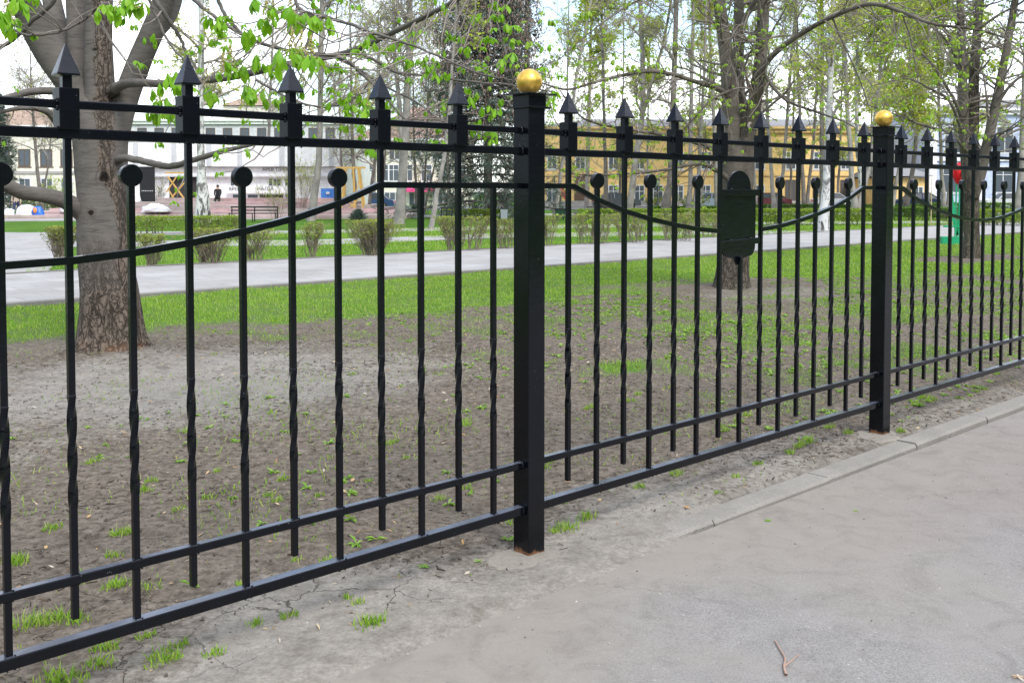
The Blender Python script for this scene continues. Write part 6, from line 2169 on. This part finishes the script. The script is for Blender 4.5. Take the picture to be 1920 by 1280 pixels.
# benches, bins, signs
def bench(label, px, py, D, wd, hgt, rz=0.0, zb=None):
    b = far(px, py, D); b[2] = -.06 if zb is None else zb
    t = empty("park_bench", b, label, "bench", "black benches in the park", rz=rz)
    for z in (.45, hgt - .04, hgt - .2):
        pass
    MB().box(-wd / 2, wd / 2, -.22, .2, .41, .45).build("seat", BLACK, t)
    MB().box(-wd / 2, wd / 2, .21, .25, hgt - .07, hgt).box(-wd / 2, wd / 2, .213, .247, hgt - .24, hgt - .17).build("backrest", BLACK, t)
    for x in (-wd / 2 + .05, 0, wd / 2 - .05):
        MB().box(x - .025, x + .025, .2535, .29, 0, hgt).box(x - .02, x + .02, -.2, -.16, 0, .408).build("leg", BLACK, t)
    return t


bench("long low black bench in front of the granite steps", 475, 417, 50, 2.4, .78)
bench("black bench below the graffiti on the yellow wall", 1135, 409, 52, 1.9, .75)
bench("small black bench between the thin leaning trunk and the spruce", 837, 412, 48, .62, .78)


def bin_(label, px, py, D, wd, hgt, mat):
    b = far(px, py, D); b[2] = -.06
    t = empty("litter_bin", b, label, "bin", "litter bins in the park")
    mb = MB()
    mb.rings([[(x * f, y * f, z) for x, y in ((-wd / 2, -wd / 2), (wd / 2, -wd / 2), (wd / 2, wd / 2), (-wd / 2, wd / 2))] for f, z in ((.82, .1), (1, hgt - .06))], smooth=False)
    mb.build("body", mat, t)
    MB().box(-wd / 2 - .03, wd / 2 + .03, -wd / 2 - .03, wd / 2 + .03, hgt - .058, hgt).build("lid", BLACK, t)
    for s_ in (-1, 1):
        MB().box(s_ * wd * .3 - .03, s_ * wd * .3 + .03, -.03, .03, 0, .099).build("leg", BLACK, t)
    return t


DGREEN = simple("dark_green_paint", (.012, .045, .028), .5)
GREYP = simple("grey_bin_metal", (.27, .30, .33), .5)
bin_("dark green square bin right of the first gold ball post", 1050, 406, 54, .58, .62, DGREEN)
bin_("grey bin between the spruce and the first post", 945, 409, 50, .36, .72, GREYP)
b = far(935, 392, 62); b[2] = -.05
kt = empty("kettle_grill", b, "round black kettle on a thin post between the spruce and the first post", "kettle")
mb = MB(); mb.lathe((.35, 0, .75), [(.05, 0), (.36, .2), (.40, .42), (.38, .5)], 18); mb.build("bowl", BLACK, kt)
mb = MB(); mb.lathe((.35, 0, 1.254), [(.39, 0), (.34, .16), (.16, .27), (.03, .31)], 18); mb.build("lid", BLACK, kt)
mb = MB(); mb.lathe((.35, 0, 0), [(.2, 0), (.05, .05), (.035, .748)], 10); mb.build("post", BLACK, kt)

b = far(615, 385, 64); b[2] = -.05
sg = empty("information_sign", b, "blue information sign beside the leaning grey trunk", "sign")
bw = 13 / FPX * 64
SB = simple("sign_blue", (.06, .22, .62), .5)
MB().box(-bw, bw, -.03, .03, zy(380, 64), zy(352, 64)).build("board", SB, sg)
mb = MB()
mb.lathe((0, -.035, zy(358, 64) - .1), [(.02, -.1), (.12, -.06), (.12, .06), (.02, .1)], 14)
mb.box(-bw * .7, bw * .7, -.045, -.033, zy(372, 64), zy(370, 64))
mb.box(-bw * .7, bw * .4, -.045, -.033, zy(376, 64), zy(374.5, 64))
mb.build("white_marks", SACK, sg)
for s_ in (-1, 1):
    MB().box(s_ * bw * .8 - .03, s_ * bw * .8 + .03, .033, .08, 0, zy(353, 64)).build("post", RIM, sg)

# thin birch sapling with its stake beside the tulip stand
p = at(1745, 420); p[2] = -.07
sap = empty("sapling", p, "thin staked sapling on the lawn left of the tulip stand", "tree")
mb = MB(); tubes(mb, np.array([[0, 0, 0], [.02, 0, 1], [-.01, 0, 2.3]]), np.array([.03, .022, .008]), 6)
a, ra = grow(np.array([[[0, 0, 0], [.02, 0, 1], [-.01, 0, 2.3]]]), np.array([[.03, .022, .008]]), np.random.default_rng(2), 10, .6, .5, (.4, .8), .15, .12, 4, .4)
tubes(mb, a, ra, 4); mb.build("trunk", simple("sapling_bark", (.45, .36, .22), .8), sap)

# ------------------------------------------------------------------ grass, weeds and litter on the ground
GRASS = leaf_mat("grass_blade", [(0.125, 0.255, 0.022), (0.185, 0.350, 0.032), (0.255, 0.415, 0.045), (0.38, 0.43, 0.14)], 0.35, 0.55)
WEED = leaf_mat("weed_leaf", [(0.13, 0.29, 0.03), (0.20, 0.38, 0.05), (0.27, 0.43, 0.09), (0.30, 0.38, 0.13)], 0.35, 0.55)
rng = np.random.default_rng(77)


def ground_pts(n, s0, s1, m0, m1, zf=soil_z):
    s = rng.uniform(s0, s1, n); m = rng.uniform(m0, m1, n)
    return s, m


def blades(mb, s, m, h, w, z):
    n = len(s)
    P = F0 + s[:, None] * FD + m[:, None] * FN
    P[:, 2] = z
    tv = np.array([(-.5, 0, -.05), (.5, 0, -.05), (.34, .12, .55), (-.34, .12, .55), (0, .42, 1.0)])
    yaw = rng.uniform(0, 6.28, n)
    M = rot_z(yaw) @ rot_y(rng.normal(size=n) * .35)
    S = np.stack([w, h, h], 1)
    scatter(mb, tv, [(0, 1, 2, 3)], [(3, 2, 4)], M, S, P)


mb = MB()                                                       # turf between the soil and the park path
s, m = ground_pts(520000, -4, 33, .3, 10.58)
g = grass_mask(s, m)
dist = np.hypot(*(F0[:2, None] + s * FD[:2, None] + m * FN[:2, None]))
keep = rng.random(len(s)) < np.clip(g, 0, 1) ** 1.3 * np.clip(1.2 - dist / 30, .22, 1)
s, m = s[keep], m[keep]
g, dist = g[keep], dist[keep]
lush = .6 + .8 * fbm(s * 1.7, m * 1.7, 3, 2)
h = rng.uniform(.025, .058, len(s)) * np.clip(.45 + .75 * g, .4, 1.1) * lush * np.interp(s, [0, 6, 20], [1, .8, .8])
blades(mb, s, m, h, rng.uniform(.004, .0075, len(s)) * np.clip(dist / 10, .9, 2.6), soil_z(s, m))
tag(mb.build("grass", GRASS), kind="stuff", label="short bright green spring grass growing over the lawn strip", cat="grass")

mb = MB()                                                       # taller lawn beyond the park path, coarser with distance
s = rng.uniform(-6, 60, 130000); m = rng.uniform(15.8, 30, 130000)
dist = np.hypot(*(F0[:2, None] + s * FD[:2, None] + m * FN[:2, None]))
keep = rng.random(len(s)) < np.clip(1.3 - dist / 60, .15, 1)
s, m, dist = s[keep], m[keep], dist[keep]
P = F0 + s[:, None] * FD + m[:, None] * FN
lawn_ok = ~((P[:, 0] < -9.2) & (P[:, 1] > 18)) & ~((np.abs(P[:, 1] - 31.5) < 1.0)) 
blades(mb, s[lawn_ok], m[lawn_ok], rng.uniform(.05, .10, lawn_ok.sum()), np.clip(dist[lawn_ok] / 1800, .008, .03), np.full(lawn_ok.sum(), -.075))
tag(mb.build("far_grass", GRASS), kind="stuff", label="green grass on the lawns beyond the park path", cat="grass")

# weeds and tufts in the soil
mb = MB()
tuft_px = [(1515, 828, 1.6), (1500, 835, 1.0), (1268, 890, 1.1), (1200, 915, .9), (1100, 972, 1.3), (1062, 994, 1.5), (1040, 998, .8), (690, 1175, 1.4), (710, 1168, .9), (300, 1240, 1.4), (320, 1238, .9), (200, 1215, 1.2), (190, 1245, 1.2), (60, 1170, 1.6), (85, 1165, 1.4), (110, 1160, 1.3), (140, 1165, 1.2), (105, 1275, 1.6), (130, 1280, 1.3), (400, 1228, .9), (480, 1172, .8), (545, 1155, .9), (275, 1195, .8), (330, 1215, 1.0), (150, 1090, 1.3), (30, 1055, 1.2), (25, 1050, 1.1), (225, 998, 1.1), (240, 1000, 1.2), (170, 870, .9), (176, 866, .8), (100, 988, 1.0), (215, 1045, 1.0), (210, 1100, 1.0), (230, 1098, 1.1), (735, 830, 1.0), (720, 835, .9), (870, 790, .9), (875, 796, .9), (760, 860, .7), (690, 905, .6), (660, 700, .9), (1590, 812, 1.0), (1555, 800, 1.0), (1690, 810, 1.0), (1745, 752, 1.3), (1720, 760, 1.1), (1730, 748, 1.2), (1830, 735, .8), (1845, 730, .9), (1400, 780, 1.2), (1385, 790, 1.0), (1350, 800, 1.0), (1360, 805, .9), (1110, 760, 1.0), (1100, 765, .8), (1180, 752, 1.0), (1195, 742, .9), (1035, 860, 1.1), (1030, 870, 1.0), (1020, 880, 1.0), (1420, 870, .8), (1430, 955, .5), (1345, 925, .5), (1380, 895, .7), (405, 885, .7), (530, 900, .8), (505, 925, .8), (520, 935, .9), (600, 930, .6), (555, 1050, .6), (610, 1055, .7), (270, 920, 1.0), (285, 905, .9), (390, 935, .8), (335, 955, .8), (1480, 850, .9), (1495, 840, .8), (650, 1120, .6), (670, 1130, .7), (450, 1100, .5)]
ts_, tm_, th_ = [], [], []
for px, py, k in tuft_px:
    p = at(px, py)
    a, b2 = to_sm(p)
    n = int(46 * k)
    r = .034 * k * rng.random(n) ** .8; q = rng.uniform(0, 6.28, n)
    ts_.append(a + r * np.cos(q) * 1.3); tm_.append(b2 + r * np.sin(q)); th_.append(rng.uniform(.010, .038, n) * k ** .8)
ts_, tm_, th_ = map(np.concatenate, (ts_, tm_, th_))
blades(mb, ts_, tm_, th_, rng.uniform(.0035, .006, len(ts_)), soil_z(ts_, tm_))
# single blades and seedlings thinly scattered over the whole soil
n = 40000
s, m = rng.uniform(-3.2, 12, n), rng.uniform(-.05, 7, n)
k = rng.random(n) < sstep(.42, .72, fbm(s * 1.5 + 3, m * 1.5, 4, 4)) * np.interp(s, [-3, 2, 6], [.7, .9, 1]) * (1 - .6 * dry_mask(s, m))
s, m = s[k], m[k]
blades(mb, s, m, rng.uniform(.006, .022, len(s)), rng.uniform(.003, .006, len(s)), soil_z(s, m))
# random tufts
n = 900
s, m = rng.uniform(-3, 14, n), rng.uniform(.1, 6, n)
k = rng.random(n) < np.clip(.15 + s * .08, .1, 1) * sstep(.45, .6, fbm(s * 1.2, m * 1.2, 3, 6))
s, m = np.repeat(s[k], 22), np.repeat(m[k], 22)
s, m = s + rng.normal(size=len(s)) * .022, m + rng.normal(size=len(s)) * .022
blades(mb, s, m, rng.uniform(.015, .04, len(s)), rng.uniform(.0035, .006, len(s)), soil_z(s, m))
tag(mb.build("grass_tufts", GRASS), kind="stuff", label="small tufts of grass scattered in the bare soil under the fence", cat="grass")

mb = MB()                                                       # flat rosettes of weeds
n = 19000
s, m = rng.uniform(-3, 24, n), rng.uniform(-.05, 7.5, n)
keep = rng.random(n) < np.interp(s, [-3, 2, 3.5, 6, 22], [.10, .16, .55, 1, 1]) * sstep(.35, .6, fbm(s * .9 + 4, m * .9, 3, 3)) * np.interp(m, [-.05, .5, 6, 7], [.25, 1, 1, .5])
for kk, (a, b2) in enumerate(TREE_SM):
    keep &= np.hypot((s - a) / (2.2 if kk == 0 else 1.6), (m - b2 + (.9 if kk == 0 else .3)) / (1.7 if kk == 0 else .9)) > 1
s, m = s[keep], m[keep]
per = 7
S_, M_ = np.repeat(s, per), np.repeat(m, per)
sz = np.repeat(rng.uniform(.018, .052, len(s)), per) * rng.uniform(.6, 1.2, len(S_))
P = F0 + S_[:, None] * FD + M_[:, None] * FN
P[:, 2] = soil_z(S_, M_) + .004
tv = np.array([(0, -.05, 0), (.5, -.20, .22), (1.0, 0, .12), (.5, .20, .22), (0, .05, 0)])
scatter(mb, tv, [(0, 1, 2, 3)], [(0, 3, 4)], rot_z(rng.uniform(0, 6.28, len(S_))) @ rot_y(rng.normal(size=len(S_)) * .25), sz, P)
tag(mb.build("ground_weeds", WEED), kind="stuff", label="flat leafy weeds spread over the trampled soil", cat="weeds")

# crumbs of earth and dead plant bits
CRUMB = leaf_mat("soil_crumb", [(.05, .04, .033), (.085, .07, .058), (.12, .10, .085), (.17, .15, .128)], 0.0, .95)
mb = MB()
n = 42000
s, m = rng.uniform(-3.2, 9, n), rng.uniform(-.1, 6.5, n) ** 1.0
w_ = (1 - .75 * dry_mask(s, m) * (s < 1.2)) * (1 - .7 * grass_mask(s, m)) * np.clip(1.3 - np.hypot(s + 2.7, m + 2.85) / 13, .1, 1)
keep = rng.random(n) < w_
s, m = s[keep], m[keep]
P = F0 + s[:, None] * FD + m[:, None] * FN
P[:, 2] = soil_z(s, m) + .001
oc = np.array([(1, 0, 0), (-.8, .3, 0), (0.1, .9, 0.1), (0, -1, 0), (.1, 0, .8), (0, 0, -.6)])
ot = np.array([(0, 2, 4), (2, 1, 4), (1, 3, 4), (3, 0, 4), (2, 0, 5), (1, 2, 5), (3, 1, 5), (0, 3, 5)])
sz = .0025 + .009 * rng.random(len(s)) ** 4
scatter(mb, oc, None, ot, rand_rot(len(s), rng), np.stack([sz * 1.3, sz, sz * .7], 1), P)
tag(mb.build("soil_crumbs", CRUMB), kind="stuff", label="dark crumbs of earth lying on the bare soil", cat="soil")

DRY = leaf_mat("dead_leaf_bit", [(.30, .15, .06), (.42, .26, .11), (.50, .40, .26), (.24, .15, .09), (.55, .50, .42)], .1, .8)
mb = MB()
n = 5200
s, m = rng.uniform(-3.2, 11, n), rng.uniform(-.12, 6.2, n)
keep = rng.random(n) < np.clip(1.2 - np.hypot(s + 2.7, m + 2.85) / 14, .15, 1) * (1 - .5 * dry_mask(s, m))
s, m = s[keep], m[keep]
P = F0 + s[:, None] * FD + m[:, None] * FN
P[:, 2] = soil_z(s, m) + .005
sz = .004 + .018 * rng.random(len(s)) ** 2
tv = np.array([(-1, 0, .1), (-.2, -.5, .25), (1, 0, .05), (-.1, .45, -.05)])
scatter(mb, tv, [(0, 1, 2, 3)], None, rot_z(rng.uniform(0, 6.28, len(s))) @ rot_y(rng.normal(size=len(s)) * .3), np.stack([sz, sz * rng.uniform(.15, .9, len(s)), sz], 1), P)
n = 30000                                                        # dark fibres of last year's leaves and stalks
s, m = rng.uniform(-3.2, 9, n), rng.uniform(-.1, 6.4, n)
k = rng.random(n) < sstep(.4, .62, fbm(s * 1.9 + 2, m * 1.9, 4, 1)) * (1 - .8 * dry_mask(s, m) * (s < 1.2)) * np.clip(1.3 - np.hypot(s + 2.7, m + 2.85) / 13, .1, 1)
s, m = s[k], m[k]
P = F0 + s[:, None] * FD + m[:, None] * FN
P[:, 2] = soil_z(s, m) + .004
L = rng.uniform(.008, .045, len(s))[:, None]
a = rng.uniform(0, 6.28, len(s))
d = np.stack([np.cos(a), np.sin(a), rng.normal(size=len(s)) * .12], 1)
tubes(mb, np.stack([P, P + d * L * .5 + rng.normal(size=(len(s), 3)) * .003, P + d * L], 1), rng.uniform(.001, .0028, (len(s), 1)).repeat(3, 1), 3, 1)
n = 700                                                          # straws and thin sticks
s, m = rng.uniform(-3, 8, n), rng.uniform(-.1, 5.5, n)
P = F0 + s[:, None] * FD + m[:, None] * FN
P[:, 2] = soil_z(s, m) + .005
L = rng.uniform(.01, .06, n)[:, None]
a = rng.uniform(0, 6.28, n)
d = np.stack([np.cos(a), np.sin(a), rng.normal(size=n) * .1], 1)
tubes(mb, np.stack([P, P + d * L * .5 + rng.normal(size=(n, 3)) * .002, P + d * L], 1), np.full((n, 3), .0011), 3)
tag(mb.build("dead_leaf_litter", [DRY, leaf_mat("rotten_leaf_fibre", [(.03, .023, .018), (.06, .045, .034), (.11, .082, .06), (.17, .135, .10)], 0, .9)]), kind="stuff", label="dry leaf scraps and straws scattered over the soil", cat="litter")

mb = MB()                                                       # grit on the asphalt
n = 11000
s, m = rng.uniform(-3.5, 9, n), -.27 - 5 * rng.random(n) ** 1.2
P = F0 + s[:, None] * FD + m[:, None] * FN
P[:, 2] = road_z(s, m) + .0005
sz = .0014 + .005 * rng.random(n) ** 6
scatter(mb, oc, None, ot, rand_rot(n, rng), sz, P)
tag(mb.build("grit", leaf_mat("grit_stone", [(.08, .075, .07), (.22, .21, .2), (.45, .43, .40), (.14, .12, .10)], 0, .9)), kind="stuff", label="fine grit lying on the asphalt path", cat="grit")

# the few single things lying on the asphalt
ZR = -.028
def on_road(px, py):
    p = at(px, py, -.02)
    p[2] = road_z(*to_sm(p))
    return p


tp = [(1453, 1206), (1462, 1222), (1472, 1240), (1470, 1255), (1474, 1271)]
o_ = on_road(1470, 1252)
mb = MB()
P = smooth_path([on_road(*q) + [0, 0, .006] for q in tp], 4)
tubes(mb, P, np.linspace(.0022, .0042, len(P)), 6)
P = smooth_path([on_road(*q) + [0, 0, z] for q, z in (((1470, 1255), .006), ((1482, 1250), .012), ((1492, 1243), .016), ((1501, 1235), .012))], 4)
tubes(mb, P, np.linspace(.003, .0012, len(P)), 6)
tag(mb.build("fallen_twig", simple("fallen_twig_bark", (.34, .22, .17), .8), origin=o_, loc=o_), "forked reddish brown twig lying on the asphalt", "twig")


def fallen_leaf(label, px, py, size, mat, seed):
    p = on_road(px, py) + [0, 0, .004]
    r2 = np.random.default_rng(seed)
    mb = MB()
    v, q = palmate((.0, .12), 5, 3, r2)
    mb.add(v * size, quads=q, smooth=True)
    o = mb.build("fallen_leaf", mat, loc=p)
    o.rotation_euler = (0, 0, seed)
    return tag(o, label, "leaf", "fallen leaves on the asphalt")


fallen_leaf("bright green fallen leaf lying on the asphalt near the kerb", 1441, 981, .026, CHEST_LEAF, 2)
fallen_leaf("small dark green leaf on the asphalt further from the kerb", 1604, 960, .018, WEED, 4)
fallen_leaf("yellow brown leaf at the right end of the asphalt path", 1908, 1270, .032, DRY, 5)
fallen_leaf("green sprig lying across the kerb right of the first post", 1205, 996, .030, WEED, 1)

FOOTING = concrete_mat("dusty_footing", (0.195, 0.175, 0.148), (0.265, 0.24, 0.205), 60)
# concrete footings round the feet of the two posts
for s_, lab in ((0.0, "rough concrete footing round the foot of the first gold ball post"), (P_R, "pale concrete footing round the foot of the second gold ball post")):
    r2 = np.random.default_rng(int(s_ * 10) + 1)
    a = np.linspace(0, 2 * math.pi, 26, endpoint=False)
    rr = .15 * (1 + .45 * (fbm(np.cos(a) * 1.5 + 5 + s_, np.sin(a) * 1.5, 3, 2) - .5) * 2)
    mb = MB()
    mb.rings([np.stack([rr * f * np.cos(a) * 1.1, rr * f * np.sin(a) * .8, np.full(26, z)], 1) for f, z in ((1.05, -.08), (1, -.002), (.9, .006), (.3, .011))], smooth=False)
    o = mb.build("concrete_footing", FOOTING, loc=sm(s_ - .05, -.02))
    o.rotation_euler = (0, 0, math.pi / 2 - TH)
    tag(o, lab, "footing", "concrete footings of the fence posts")
